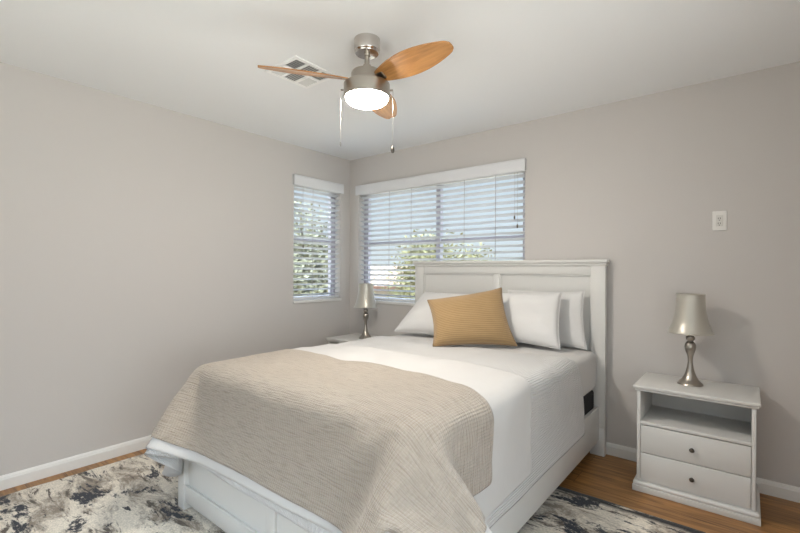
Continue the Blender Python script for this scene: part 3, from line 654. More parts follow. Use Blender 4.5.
43,-1,0,0,0,0,1,-1,0,0,-1,0,0,0,-1,0,1,0,0,1,0,0,-1,1,0,0,0,-1,0,1,0,-1,0,0,1,-1,1,-1,0,0,1,-1,1,-1,1,0,-1,0,0,0,0,0,0,0,0,0,1,0,-1,1,
0,0,0,43,0,0,0,0,0,0,-1,0,0,0,-1,0,-1,1,-1,0,0,0,0,1,0,0,0,0,0,1,0,-1,0,0,1,0,0,-1,1,-1,1,0,0,-1,1,-1,0,0,0,0,0,0,0,0,0,0,0,0,0,0,
1,0,0,0,-1,0,43,0,0,0,0,0,-1,1,-1,-1,0,0,0,0,-1,1,-1,1,0,0,0,0,1,0,0,0,0,0,0,0,0,0,-1,1,0,0,0,-1,0,1,0,-1,1,0,0,-1,1,0,-1,0,0,0,0,0,
0,0,0,0,0,0,1,0,0,42,1,0,0,0,0,0,-1,0,0,-1,0,0,-1,0,0,1,-1,1,0,0,0,0,1,0,0,0,0,1,-1,0,0,0,0,0,0,0,0,0,0,0,0,0,0,-1,1,-1,0,0,0,0,
-1,0,0,1,0,0,0,1,-1,0,0,0,43,-1,0,0,0,0,0,0,0,0,0,-1,-1,1,0,0,-1,1,-1,1,0,1,0,0,0,1,-1,1,-1,1,0,-1,1,-1,0,0,0,1,0,-1,0,0,0,0,0,-1,1,-1,
1,-1,0,0,0,0,0,0,0,0,-1,1,0,0,0,42,1,0,0,-1,0,0,-1,0,0,0,0,0,-1,0,0,0,0,1,0,0,1,0,0,1,-1,1,0,0,0,-1,1,-1,1,0,-1,1,-1,0,0,1,0,-1,0,0,
0,-1,0,0,0,0,0,0,0,-1,0,0,0,1,-1,0,0,0,43,-1,0,0,0,0,0,0,0,-1,-1,1,-1,1,-1,0,0,0,0,1,0,0,1,0,0,1,0,0,0,-1,1,0,0,-1,0,1,0,0,0,0,-1,0,
0,0,0,0,0,0,-1,0,0,0,0,0,0,0,-1,0,0,0,0,0,0,42,0,0,-1,1,0,-1,1,-1,0,0,-1,1,-1,0,0,0,0,1,0,1,0,0,0,1,0,0,-1,0,1,-1,0,0,1,0,-1,0,0,0,
0,1,0,0,-1,0,0,-1,0,0,0,0,0,0,-1,0,0,0,0,0,0,0,0,0,42,0,-1,1,0,0,0,-1,0,0,0,0,-1,0,0,0,1,0,0,0,0,1,0,1,-1,0,0,1,0,-1,0,0,0,0,0,1,
-1,0,1,0,-1,0,0,0,0,-1,1,0,0,-1,0,0,0,0,0,0,0,-1,0,1,-1,1,0,42,-1,1,0,0,-1,1,0,0,0,-1,0,0,0,0,0,0,0,0,1,0,0,0,0,0,0,0,-1,0,1,0,-1,1,
-1,0,0,1,0,0,0,0,0,0,0,-1,1,-1,0,0,1,-1,0,0,0,0,-1,0,1,-1,0,1,-1,1,41,0,0,0,0,1,-1,0,0,0,1,0,-1,1,0,-1,0,1,0,-1,1,0,0,0,0,0,0,0,0,-1,
0,1,-1,0,1,0,-1,1,-1,0,0,0,0,0,1,0,0,0,0,-1,1,0,-1,1,-1,0,0,0,0,0,0,0,0,41,1,-1,0,0,0,0,1,0,0,-1,0,1,-1,1,0,1,-1,0,1,-1,0,1,-1,0,0,-1,
0,0,0,0,-1,1,0,-1,1,0,0,0,0,0,0,0,1,-1,0,1,0,0,0,0,0,0,-1,0,1,0,-1,0,0,0,1,0,167,12,14,15,16,18,18,20,17,14,12,14,20,19,3,-8,-16,-17,-15,-11,-2,0,0,-1,
-1,-1,-2,-1,-1,0,0,1,1,0,1,0,0,0,0,-1,-1,-1,-1,0,0,0,1,1,7,17,18,18,11,-3,-15,-14,-13,-12,-10,-9,-5,-3,0,-13,3,2,2,2,2,2,2,6,6,4,1,-1,6,10,2,1,0,0,1,1,
1,-1,1,0,-1,1,-1,1,0,0,0,-1,1,0,0,0,0,0,0,0,0,0,0,0,1,1,2,0,1,2,0,-3,-6,0,-2,-1,-1,-2,-1,-3,-3,-3,-8,2,2,3,2,2,2,1,1,6,6,2,0,1,8,6,0,0,
0,2,0,-1,1,-1,0,1,-1,1,0,0,0,0,1,-1,0,1,0,0,-1,0,0,1,0,0,1,1,1,0,2,1,1,1,-5,-3,-1,0,-1,-1,-1,-1,-3,-3,-4,-5,3,3,2,2,2,2,1,2,-1,6,5,1,-1,6,
6,2,0,1,1,0,0,-1,0,0,0,0,0,0,0,0,0,0,1,0,0,0,0,0,1,-1,-1,1,0,0,1,2,3,1,1,2,-3,-4,-2,0,0,0,0,-1,-3,-2,-3,-4,-2,3,3,2,2,2,2,2,1,0,1,6,
2,-1,3,8,2,1,0,1,0,-1,1,0,0,-1,1,0,-1,1,0,0,1,0,0,0,0,0,1,-1,1,0,-1,0,1,1,1,1,1,2,0,-2,-5,1,-1,1,1,-1,-2,-2,-4,-6,-9,-6,7,3,3,4,1,2,2,1,
0,-3,5,7,-1,0,7,4,0,1,1,0,1,0,0,-1,1,-1,0,1,0,1,0,-1,1,0,0,1,0,0,0,0,0,1,0,-1,1,1,2,1,-3,2,-4,-2,1,2,1,-2,-3,-4,-7,-8,-11,-12,-9,5,6,5,3,3,
2,1,2,1,1,-4,6,5,-3,7,5,1,0,2,1,0,0,-1,1,-1,1,0,0,-1,0,1,1,-1,1,0,0,0,0,1,0,0,0,0,1,0,0,1,2,-2,1,-7,-2,1,2,-3,-6,-8,-10,-9,-10,-8,-6,-11,4,5,
5,5,3,3,3,1,4,0,-1,-3,7,0,4,7,1,1,2,1,0,-1,1,-1,0,0,0,0,1,0,0,-1,1,0,0,0,1,0,0,0,0,0,0,1,0,1,1,1,3,-6,-8,0,0,-9,-11,-13,-10,-7,-5,-3,-2,-2,
-10,2,3,3,4,6,4,3,2,3,4,1,-3,-1,5,1,6,0,7,2,-1,0,0,0,0,0,0,0,0,0,0,0,1,-1,0,1,0,-1,0,0,1,0,-1,0,0,2,1,2,1,0,-10,-4,0,-22,-15,-11,-6,-3,-1,0,
-1,1,0,-9,1,1,3,2,3,4,5,4,4,4,3,1,-5,4,-1,9,3,6,-1,1,-1,0,0,0,1,0,0,0,0,0,0,-1,1,-1,0,0,0,1,-1,0,0,1,-1,1,0,2,1,0,-8,-7,-3,-30,-8,-3,-1,1,
0,-2,-2,0,-2,0,-6,0,1,0,1,1,2,3,4,4,4,5,5,4,-6,4,5,12,-2,1,-1,0,0,1,0,0,1,0,0,0,0,-1,0,-1,0,-1,0,0,-1,1,-1,1,-1,1,-1,0,-2,-5,-8,-12,-6,-4,-1,0,
-1,-1,-1,-2,-1,-2,-2,-2,-1,-5,1,0,0,1,0,0,0,2,1,3,3,6,6,7,1,-1,2,2,-1,1,1,0,0,1,1,0,0,1,-1,-1,0,-1,0,-1,-1,-1,1,0,-1,1,-1,1,0,-1,-4,-5,-8,-13,-1,3,
-1,2,0,0,0,0,0,-1,-1,-2,0,-2,-5,0,1,0,0,0,1,0,0,0,0,1,0,2,-1,5,2,3,-2,0,-1,0,2,0,1,0,1,1,-1,0,0,-1,0,-1,-1,0,0,-1,0,1,0,1,0,0,-2,-5,-4,-1,
4,1,0,-2,2,-1,0,0,0,-1,0,0,0,-1,0,-3,1,-1,1,0,0,0,0,0,0,0,0,1,0,4,-1,-2,-5,3,1,0,0,0,1,0,0,0,0,0,-1,1,0,0,0,0,0,0,1,0,0,-1,0,0,0,-1,
3,0,-1,0,0,0,-1,0,1,0,-1,0,0,0,0,0,-1,0,-1,-1,1,0,0,1,-1,0,0,0,0,1,-1,0,2,-1,1,1,-1,1,0,1,0,0,0,0,-1,0,0,1,-1,0,0,0,0,0,1,-1,0,0,1,-1,
0,-1,1,-1,0,0,1,-1,-1,1,0,-1,0,1,-1,0,0,-1,0,1,-1,-1,0,0,0,0,0,0,0,0,1,0,0,0,1,-1,0,0,1,0,0,1,0,0,0,0,0,0,1,-1,0,-1,0,0,0,1,0,0,0,0,
0,0,1,-1,0,0,-1,0,0,0,0,0,-1,0,1,-1,-1,1,-1,0,0,0,0,0,-1,0,0,0,0,0,0,1,0,-1,1,0,0,0,0,0,0,0,1,-1,0,0,1,0,0,0,0,0,1,-1,1,0,0,-1,0,0,
0,0,0,0,0,0,0,1,-1,0,0,0,0,0,-1,0,0,0,0,0,-1,0,0,0,0,-1,1,-1,1,-1,0,0,0,0,0,0,1,-1,0,1,-1,1,-1,1,0,0,0,1,0,-1,0,1,0,1,-1,0,0,0,0,0,
1,0,0,-1,0,0,0,0,-1,1,-1,0,0,0,1,-1,0,0,0,0,-1,0,0,0,0,-1,0,0,1,-1,0,-1,1,-1,0,0,1,-1,1,0,0,0,0,0,-1,1,0,0,0,0,0,0,0,0,0,1,0,0,0,0,
0,0,0,0,0,0,0,0,0,-1,0,1,0,0,0,1,-1,0,0,-1,0,0,0,0,-1,0,-1,1,0,0,0,-1,1,0,0,-1,1,0,-1,0,1,-1,0,1,0,-1,1,0,0,0,0,0,1,-1,1,0,-1,0,1,-1,
0,0,1,0,0,0,1,0,-1,0,0,-1,1,0,0,0,0,1,-1,0,-1,0,1,-1,0,0,-1,1,-1,0,-1,0,0,0,1,1,0,0,0,0,0,0,0,0,0,0,0,0,0,0,0,0,0,0,0,0,1,-1,0,1,
0,-2,1,0,1,0,0,0,0,-1,0,1,-1,0,1,0,0,0,-1,1,0,0,0,0,-1,-1,1,0,-1,1,-1,0,0,0,0,0,0,1,-1,0,0,1,-1,0,1,0,-1,1,0,-1,0,1,-1,0,0,0,1,0,0,0,
0,0,-1,0,1,-1,1,0,-1,0,1,0,-1,1,0,0,0,0,0,0,-1,1,-1,0,0,0,0,0,-1,1,0,0,-1,0,0,0,0,0,0,1,-1,1,1,0,0,0,0,-1,0,1,-1,0,1,0,-1,1,0,-1,0,0,
1,0,-1,0,0,1,0,-1,1,0,-1,1,0,-1,0,1,-1,0,1,0,0,-1,0,1,0,0,-1,0,0,-1,0,1,0,0,0,-1,0,0,0,0,1,0,0,1,0,1,0,0,0,0,0,0,0,0,0,0,0,0,-1,0,
1,0,0,-1,0,0,1,0,0,0,0,-1,0,0,0,0,0,1,0,-1,0,0,0,0,1,0,0,-1,0,0,0,-1,1,0,0,0,0,-1,1,0,0,0,0,-1,1,0,0,1,1,1,-1,0,0,1,-1,0,0,0,0,-1,
1,0,0,-1,0,0,0,0,0,0,0,1,-1,1,0,-1,0,0,0,0,0,0,0,0,0,0,0,0,0,0,0,0,0,0,0,0,0,0,0,-1,1,0,0,0,0,0,1,0,0,0,0,1,0,0,1,-1,0,0,0,0,
0,0,0,0,0,0,0,-1,-1,1,0,0,0,1,-1,0,0,0,0,0,0,0,0,-1,0,1,0,1,-1,0,-1,1,-1,1,0,0,0,0,0,0,0,0,1,-1,0,0,0,0,1,-1,0,1,0,0,1,0,0,0,0,0,
0,0,0,0,-1,1,-1,0,1,-1,1,0,-1,0,1,-1,0,0,0,0,0,0,0,0,1,0,-1,0,1,0,-2,1,0,0,0,0,0,0,0,0,1,0,-1,0,1,-1,1,-1,0,0,1,-1,1,0,0,0,0,1,-1,1,
0,0,-1,1,-1,0,0,0,0,1,0,-1,1,-1,1,1,0,-1,0,-1,0,0,0,1,0,0,-1,-1,0,2,0,-1,0,0,0,0,1,-1,1,-1,1,0,0,0,-1,1,-1,0,0,0,1,0,0,-1,1,0,0,0,0,0,
1,0,0,-1,0,0,0,0,0,-1,1,-1,0,0,1,0,0,0,0,0,0,1,0,-1,0,0,-1,1,-1,1,0,1,-1,0,0,0,0,0,0,1,0,0,1,-1,0,-1,0,0,0,0,0,0,0,0,0,0,1,0,0,0,
-1,1,0,0,1,-1,0,0,0,-1,0,0,0,-1,1,0,0,0,1,0,0,0,0,0,0,-1,1,0,0,0,-1,1,1,0,0,0,0,0,-1,1,-1,0,0,1,0,-1,1,-1,0,0,0,-1,1,0,0,0,0,0,1,0,
-1,0,1,0,-1,0,1,-1,1,0,-1,0,-1,0,-1,1,0,0,0,0,0,0,1,0,0,0,0,0,0,0,1,-1,0,1,0,-1,1,-1,0,0,0,0,0,0,1,-1,0,0,0,-1,1,1,-1,0,0,0,0,0,0,0,
0,0,0,1,0,-1,0,1,-1,1,0,-1,0,0,-1,0,-1,1,-1,0,0,0,1,0,1,0,0,0,0,0,0,1,-1,-1,1,1,-1,0,1,-1,0,0,0,0,0,0,0,-1,1,-1,0,1,0,0,0,0,0,1,-1,-1,
0,0,1,1,0,-1,0,1,0,0,-1,0,0,0,0,-1,0,0,0,0,-1,0,0,0,0,1,1,-1,1,-1,0,0,1,0,-1,1,1,-1,0,0,0,-1,1,0,-1,0,0,0,0,1,0,-1,1,0,0,1,0,0,-1,0,
0,0,0,0,0,0,0,0,1,0,-1,0,0,0,-1,0,0,0,0,0,-1,0,-1,0,0,0,0,1,0,0,1,0,0,-1,1,0,0,1,-1,0,1,-1,0,0,0,-1,0,1,-1,0,1,0,0,0,0,0,0,1,-1,0,
-1,1,0,0,1,-1,0,0,0,0,0,0,0,0,0,0,-1,1,1,-1,0,0,-1,1,-1,0,-1,0,0,1,0,0,0,1,0,0,1,-1,1,-1,0,1,-1,0,0,0,0,-1,0,1,0,0,0,-1,1,0,0,0,0,0,
-1,0,0,0,1,0,1,-1,0,0,0,0,0,1,0,0,0,-1,0,0,0,0,1,-1,0,0,-1,0,0,0,0,0,0,0,0,1,0,0,0,0,1,-1,0,0,-1,1,-1,0,0,0,1,0,0,0,0,0,0,0,0,0,
0,-1,0,0,0,0,1,0,1,-1,0,0,0,0,0,1,-1,0,0,0,1,-1,0,-1,0,0,0,0,0,-1,0,0,0,0,0,0,0,1,0,0,0,0,0,0,0,0,0,1,-1,-1,0,0,0,1,0,0,0,1,-1,1,
-1,1,0,0,-1,0,-1,1,0,0,0,0,-1,1,0,0,1,0,-1,0,1,0,-1,0,0,0,0,1,-1,0,0,0,1,-1,0,0,0,0,0,0,0,0,0,0,1,0,-1,0,1,0,-1,0,1,-1,0,1,-1,0,0,0,
1,1,-1,0,-1,0,0,1,-1,1,-1,0,0,0,-1,1,0,0,0,0,0,0,1,-1,0,1,-1,0,0,0,0,1,0,-1,0,0,1,0,0,0,0,0,0,0,0,0,0,-1,0,0,0,-1,0,1,0,0,0,0,0,0,
0,-1,1,0,0,1,0,0,0,0,0,0,-1,1,0,0,0,-1,0,-1,1,1,-1,1,0,-1,1,0,-1,1,0,0,0,1,-1,0,1,0,0,0,0,0,0,0,0,0,0,0,0,-1,-1,1,0,0,0,0,0,1,-1,1,
-1,0,0,0,0,0,0,0,-1,0,0,1,0,0,1,0,-1,0,0,0,0,0,0,0,0,1,-1,0,1,-1,0,0,0,0,0,0,0,0,1,-1,1,0,0,0,0,0,0,0,0,0,0,-1,0,1,-1,0,1,0,0,-1,
0,1,-1,1,-1,1,0,-1,-1,0,0,1,0,0,-1,1,0,0,0,0,0,0,-1,1,0,0,1,-1,0,0,0,-1,1,0,0,0,0,0,0,0,0,0,1,-1,1,0,0,0,0,0,0,0,0,0,0,-1,0,0,1,-1,
0,0,0,-1,1,0,0,1,-1,0,1,-1,-1,0,0,1,0,0,-1,0,0,1,0,0,0,0,1,-1,0,0,1,-1,0,0,0,-1,0,1,-1,1,0,0,-1,1,0,0,1,-1,1,0,0,0,0,0,0,-1,0,0,0,0,
0,-1,0,0,0,0,1,-1,1,0,0,0,0,-1,1,0,0,0,-1,0,0,0,1,0,0,1,-1,0,1,-1,0,0,0,0,0,0,0,0,0,0,-1,1,-1,0,0,0,0,0,0,0,1,-1,1,0,0,0,0,0,0,-1,
0,0,0,0,-1,0,1,0,0,-1,1,0,0,0,0,0,0,0,0,0,0,0,0,0,0,-1,1,0,0,0,0,-1,0,1,1,-1,0,0,-1,0,0,0,0,1,-1,1,0,0,-1,0,0,1,0,0,1,-1,1,0,0,-1,
0,0,0,0,0,0,-1,1,0,-1,0,1,0,0,0,1,-1,0,0,1,-1,0,0,-1,0,0,1,0,0,-1,0,0,1,-1,1,0,1,-1,0,0,0,0,-1,0,0,0,0,1,-1,0,0,0,0,0,-1,1,0,0,1,-1,
0,0,0,0,0,0,0,0,0,0,0,0,0,1,-1,0,0,0,0,0,0,0,0,0,-1,0,1,0,0,-1,1,-1,0,0,0,0,1,0,0,-1,1,0,-1,0,0,1,0,-1,0,0,0,1,0,0])
CLOTH['sheet'] = (53, 33, [
990,14,9,6,10,35,32,15,19,23,31,37,40,42,42,42,43,43,42,43,42,41,41,41,41,42,41,42,42,43,43,43,44,43,43,43,42,41,34,17,7,15,31,36,21,7,15,24,27,30,31,30,31,-13,6,1,0,-2,-3,4,
0,0,2,2,1,1,0,0,0,0,0,0,0,-1,1,0,0,1,-1,0,0,0,0,0,0,0,0,0,0,0,0,2,4,5,-4,2,1,-2,1,3,2,3,2,0,1,-1,-18,8,4,0,-1,-4,2,5,-2,1,2,1,0,0,
0,1,0,-1,1,-1,1,0,0,1,-1,0,1,0,0,-1,0,0,0,0,0,-1,0,0,2,4,0,3,1,1,-3,3,4,2,1,0,2,-1,1,-22,7,8,3,-2,-5,2,3,-1,3,1,2,0,0,0,0,-1,1,0,0,0,
0,0,0,0,1,-1,0,0,1,-1,0,-1,0,0,0,0,1,1,2,3,2,2,-1,-4,8,2,1,1,1,-1,1,0,-21,1,7,8,0,-6,0,4,2,1,2,0,1,0,0,0,0,0,0,0,0,0,1,-1,1,-1,1,0,
0,-1,1,-1,-1,0,0,0,0,0,1,3,3,3,1,-1,2,2,4,-1,1,0,0,0,0,-19,-2,5,6,8,-7,-1,4,0,3,2,0,0,0,1,-1,1,-1,0,0,0,0,0,1,0,0,0,0,0,0,-1,0,1,-1,-1,
0,0,0,1,-4,13,0,1,-1,3,6,-5,3,0,0,-1,2,-4,-19,0,1,3,6,0,-2,4,2,3,1,1,0,0,-1,0,0,0,0,0,0,0,1,-1,0,1,0,-1,0,0,0,0,-1,1,-1,0,0,0,0,11,-13,12,
0,0,9,-8,6,0,1,-3,2,-2,2,-21,2,0,-2,9,4,-2,3,3,3,1,0,0,0,0,0,-1,1,-1,0,1,0,-1,1,0,0,0,0,-1,0,-1,0,0,0,1,-1,0,0,1,4,1,4,0,-6,8,4,0,1,-4,
1,0,1,0,-21,-1,1,11,-11,18,-7,3,4,3,0,0,0,0,0,0,0,-1,0,0,0,0,1,0,0,0,-1,1,0,-1,0,0,0,-1,0,1,-1,0,0,-2,9,3,-1,1,0,5,2,-6,3,0,-2,1,3,-6,-10,-6,
1,18,-12,7,1,10,-2,0,0,0,-1,0,0,0,-1,0,1,-1,1,-1,1,0,0,0,-1,0,0,0,-1,0,0,0,0,1,0,-1,0,8,1,-1,1,1,2,-3,5,-3,0,0,-5,-15,26,-11,-15,-17,-4,18,-4,0,6,2,
0,-1,0,1,-1,0,-1,1,0,-1,1,0,0,0,0,0,0,0,0,-1,0,0,-1,0,0,1,0,1,0,2,5,-1,-2,3,-1,0,2,-2,0,-2,-7,-6,4,39,1,-2,-8,-24,-15,7,1,0,1,0,1,-1,0,0,-1,1,
-1,0,1,-1,0,1,-1,1,-1,1,0,-1,1,-1,0,0,0,0,-1,0,0,2,1,1,3,0,0,0,-2,-1,-1,-4,-10,-4,2,-1,23,-3,-3,-4,13,-20,-5,-1,0,0,0,0,0,0,0,0,-1,1,0,-1,1,0,-1,1,
-1,1,-1,0,1,-1,0,0,0,0,-1,1,0,-1,0,0,1,3,3,0,-4,0,-3,-3,-4,1,-3,-7,-4,12,1,4,5,-29,11,-3,0,0,-1,0,0,0,-1,0,1,0,-1,0,0,0,0,1,-1,1,-1,1,0,-1,1,0,
-1,0,0,0,-1,1,0,-1,0,-1,-1,3,-3,-24,-3,4,-3,-3,-2,-3,0,0,10,0,-1,-18,11,0,-2,1,-1,0,0,-1,1,0,0,-1,0,0,0,1,0,0,-1,1,-1,1,0,0,0,0,0,0,0,-1,1,0,-1,0,
0,0,-1,-1,1,-3,-14,0,-18,-2,1,0,2,-2,-1,8,-1,-11,1,7,-4,1,-1,0,0,-1,1,-1,0,0,0,0,1,0,-1,0,0,1,0,0,0,0,0,0,0,0,1,-1,0,0,-1,0,-1,0,0,0,0,0,-12,28,
-41,0,-5,-4,-3,0,0,0,5,-5,-5,7,-3,2,-1,0,0,0,0,-1,0,0,0,0,0,0,0,1,0,0,0,0,0,0,0,0,0,0,1,-1,1,-1,-1,0,0,0,-1,0,1,-1,-1,5,-11,28,-30,-9,-5,-3,-5,-2,
-1,2,-5,3,2,-2,0,0,0,-1,0,0,0,0,0,0,0,1,-1,1,-1,0,0,1,-1,1,0,-1,1,1,-1,0,0,0,0,0,0,-1,0,0,-1,0,0,0,-2,8,-5,20,-23,-9,-4,-2,-5,-4,1,0,0,1,-1,-1,
0,-1,1,-1,-1,0,0,0,0,1,-1,1,0,1,0,0,-1,1,-1,1,0,-1,0,1,0,0,0,0,0,-1,0,0,0,0,-1,1,0,4,-4,-4,5,16,-15,-9,-2,0,-3,1,-1,1,-1,0,0,-1,1,-2,0,1,-1,0,
0,0,0,1,0,0,0,0,0,0,0,1,-1,0,1,0,-1,0,1,-1,1,-1,0,0,-1,1,0,0,0,0,2,-4,0,0,5,10,-10,-7,-1,0,0,1,0,-1,0,-1,0,-1,1,-1,-1,1,0,0,0,0,1,0,0,0,
0,1,0,-1,0,0,0,0,-1,1,0,0,0,0,0,0,0,0,-1,1,1,0,-1,2,-4,0,0,2,4,6,-8,-4,0,1,0,0,-1,0,-1,0,-1,-1,1,0,0,-1,1,0,1,-1,1,0,0,0,0,0,0,0,-1,1,
-1,1,0,0,0,0,-1,1,0,0,0,1,-1,0,0,1,0,-1,0,-2,1,2,3,1,-4,-2,0,0,1,-1,-1,0,0,-1,0,-1,0,0,1,-1,1,0,1,0,0,0,0,0,-1,1,-1,1,-1,0,0,0,0,0,0,1,
-1,1,-1,1,0,1,0,0,0,-1,4,-2,-2,-1,1,1,5,-4,-2,0,1,-1,1,-1,-1,-1,-1,1,0,0,-1,1,0,0,0,0,1,0,0,0,-1,1,0,-1,0,0,0,0,0,0,0,0,0,0,0,1,0,0,0,0,
1,0,0,0,0,0,-1,-1,1,0,2,-1,1,-1,0,0,0,-1,-1,0,-1,0,1,0,-1,1,1,0,0,-1,1,0,0,0,0,-1,1,-1,0,0,-1,0,0,1,0,0,1,-1,1,0,0,0,1,0,0,0,1,0,-1,-1,
0,-1,0,2,0,1,-1,0,0,0,-1,0,-1,0,0,0,1,0,0,-1,0,1,0,0,0,0,0,-1,0,0,0,0,0,0,0,0,-1,1,0,0,1,-1,1,0,1,-1,1,0,-1,1,0,0,-1,-1,0,1,1,0,-1,1,
0,0,0,-1,-1,0,0,1,-1,0,0,0,1,0,0,0,0,0,0,0,0,0,0,0,-1,0,0,0,0,0,0,0,0,0,1,0,0,0,0,0,0,1,-1,1,0,-1,-2,0,1,2,-1,0,0,0,-1,0,0,-1,-1,1,
0,1,0,0,0,0,0,0,0,-1,1,0,-1,1,0,-1,0,1,-1,1,0,0,0,0,0,0,0,0,0,0,0,0,-1,1,1,0,0,-1,-1,0,1,1,-1,1,0,0,0,0,0,0,-2,0,1,-1,0,1,0,1,-1,0,
0,0,0,0,0,0,0,0,0,0,0,0,0,-1,0,1,0,0,0,1,-1,0,0,0,0,0,0,0,1,-1,0,-1,1,0,1,0,0,0,0,0,0,0,0,-1,0,-1,1,0,0,1,-1,1,0,-1,0,1,-1,0,0,0,
0,0,0,0,1,-1,1,0,-1,0,0,1,-1,1,0,0,-1,0,0,0,1,0,-1,-1,1,0,1,-1,1,0,0,0,0,0,0,-1,0,0,0,1,0,0,-1,1,-1,0,0,1,-1,0,0,0,0,0,0,1,-1,0,1,-1,
0,1,0,0,-1,1,-1,0,0,0,0,0,0,0,0,0,1,0,0,0,0,0,0,0,0,0,1,-1,0,-1,0,1,-1,1,0,1,-1,0,0,0,-1,0,0,0,1,-1,0,1,-1,1,0,-1,1,0,-1,1,0,0,0,0,
0,0,0,0,-1,0,0,1,0,0,0,0,0,0,0,0,0,0,0,-1,1,0,0,0,0,1,-1,0,0,0,0,0,-1,0,0,0,0,0,0,0,0,1,0,-1,1,0,0,0,0,0,0,0,1,-1,0,0,-1,0,0,1,
0,0,0,0,0,0,0,0,0,-2267,-31,-31,-31,-28,-7,22,33,32,30,25,17,8,2,0,0,1,1,0,1,0,0,0,0,0,0,0,0,1,0,1,0,1,1,0,1,0,-4,-22,-33,-36,-33,-23,-10,22,30,27,21,18,16,16,
17,17,29,2,0,0,0,-7,-4,1,0,-2,-2,-2,-1,-1,1,0,0,-1,1,-1,0,1,0,0,1,0,0,1,-1,1,0,1,-1,0,0,-2,-1,0,4,1,2,-2,1,3,1,-1,-3,-1,-4,-3,-2,0,1,22,7,2,0,-1,
-4,-5,-2,1,0,-3,-3,-1,2,0,1,-1,1,-1,0,1,-1,1,0,-1,1,1,0,1,0,-1,-1,1,-2,-1,0,-1,0,3,2,-1,0,2,2,2,-2,-3,-4,-1,0,-3,0,-1,15,11,4,1,0,-4,-6,-2,0,-1,-1,-3,
-1,0,0,0,1,0,0,0,0,0,0,0,1,0,0,-1,-1,-5,-4,-2,-1,6,3,1,1,0,3,2,0,1,1,3,1,-5,-1,-1,-3,-3,1,-1,0,15,5,7,4,-1,-3,-5,-2,0,-1,-4,-1,-1,-1,0,0,-1,0,0,
1,-1,0,0,1,-1,0,0,0,0,3,1,-4,-6,-7,4,4,2,4,3,2,0,0,3,2,-1,-2,-7,0,-2,0,1,-1,-1,19,-3,9,3,3,-3,-5,-3,0,-2,-3,-2,-2,-1,0,-1,1,-1,0,0,0,0,0,-1,1,-1,
0,1,0,1,2,3,0,-6,-10,1,4,3,7,-5,9,-1,3,2,-3,-8,6,-5,-1,-1,2,-3,5,18,0,4,4,3,0,-4,-4,0,-4,-4,-4,-2,1,0,0,-1,1,0,0,0,0,-1,0,0,0,-1,0,1,0,1,2,4,
3,-5,-12,0,2,6,12,-10,8,4,0,-11,9,-8,0,-3,5,-3,2,-3,9,10,2,-2,9,1,-3,-4,-1,-6,-7,-4,4,-1,-1,1,0,0,0,0,0,0,0,-1,-1,0,0,0,-1,0,0,0,2,5,6,-3,-13,-1,1,17,
-1,5,1,6,-9,-6,0,-6,8,-2,-1,0,-1,8,-6,7,20,-10,14,-7,-4,-3,-13,-4,7,-5,2,0,0,0,0,1,-1,0,0,-1,1,0,0,-1,0,0,0,-1,1,0,0,3,9,-3,-10,-5,11,8,6,2,-3,-3,-6,-4,
9,-5,0,3,-5,-4,32,-11,-16,0,27,-10,9,-8,-11,-9,5,-4,1,-2,1,-1,1,0,-1,1,1,0,2,0,1,0,1,0,0,0,1,1,0,1,-1,0,8,8,-13,-2,7,7,0,-3,0,-4,2,-7,4,-1,-1,6,2,28,
8,1,-14,-11,23,-3,-4,-19,10,2,-1,1,-1,0,1,1,0,2,0,0,2,0,1,0,0,0,-1,-1,0,0,0,0,0,2,0,0,-6,10,-20,14,1,3,-6,1,-1,-3,3,-2,2,4,1,0,-6,7,11,17,12,-10,7,0,
3,-2,-3,0,0,0,1,0,0,0,0,1,1,0,1,0,0,0,1,-1,1,0,0,0,0,0,0,0,-1,-2,-6,3,-4,-3,-1,-1,-1,1,0,0,2,0,-2,0,0,35,2,2,2,-10,12,1,-1,0,0,-1,0,0,1,-1,
0,0,1,0,0,0,-1,0,0,0,1,-1,1,0,-1,0,0,0,1,0,-1,0,-1,0,-1,-1,-3,-6,-4,4,-1,0,0,0,0,-1,-1,-3,40,0,-2,-3,7,-1,2,0,-1,0,0,1,-1,0,0,0,0,0,0,-1,1,1,
-1,1,0,-1,1,0,-1,1,0,-1,1,-1,0,1,0,0,0,0,1,0,-2,0,-10,-4,5,-3,-3,-4,-6,-3,1,41,0,0,0,0,0,1,0,0,0,0,0,0,0,0,0,0,0,-1,1,0,0,1,-1,0,1,0,0,0,
0,0,1,-1,0,0,0,-1,0,0,1,0,0,0,-1,-5,1,-21,-4,-3,3,6,-2,-6,41,0,0,0,1,-1,1,0,0,0,0,-1,1,0,0,0,0,0,1,0,-1,0,0,1,0,0,0,0,1,0,0,-1,1,-1,0,-1,
1,0,0,-1,-1,1,-1,-3,1,-8,1,-6,-5,-9,-7,-2,1,41,0,0,0,0,1,-1,1,-1,1,0,0,0,0,0,0,0,0,0,0,0,0,0,0,1,0,0,0,0,0,0,0,0,0,0,0,-1,0,-1,0,1,0,0,
0,-1,-5,5,-4,-4,-3,-5,-4,-4,41,0,0,0,0,0,0,0,1,-1,1,0,0,0,0,0,0,0,0,0,0,0,1,0,-1,1,-1,1,0,0,0,0,-1,1,-1,0,0,0,0,0,0,-1,0,0,0,1,-5,4,-2,-1,
-1,-3,-3,41,-1,1,0,0,0,1,0,-1,1,0,0,0,0,0,0,0,0,0,0,0,1,-1,0,1,-1,1,-1,0,0,0,1,0,-1,0,0,0,-1,1,-1,0,1,0,-1,0,0,0,-3,4,-1,-1,0,0,41,0,0,0,
0,0,0,0,1,0,0,0,0,0,0,1,-1,0,0,0,0,0,0,0,0,0,0,0,0,0,0,-1,1,0,0,0,-1,1,-1,1,-1,0,0,0,0,0,0,0,-2,2,1,-1,0,40,1,0,0,0,1,0,0,0,0,0,
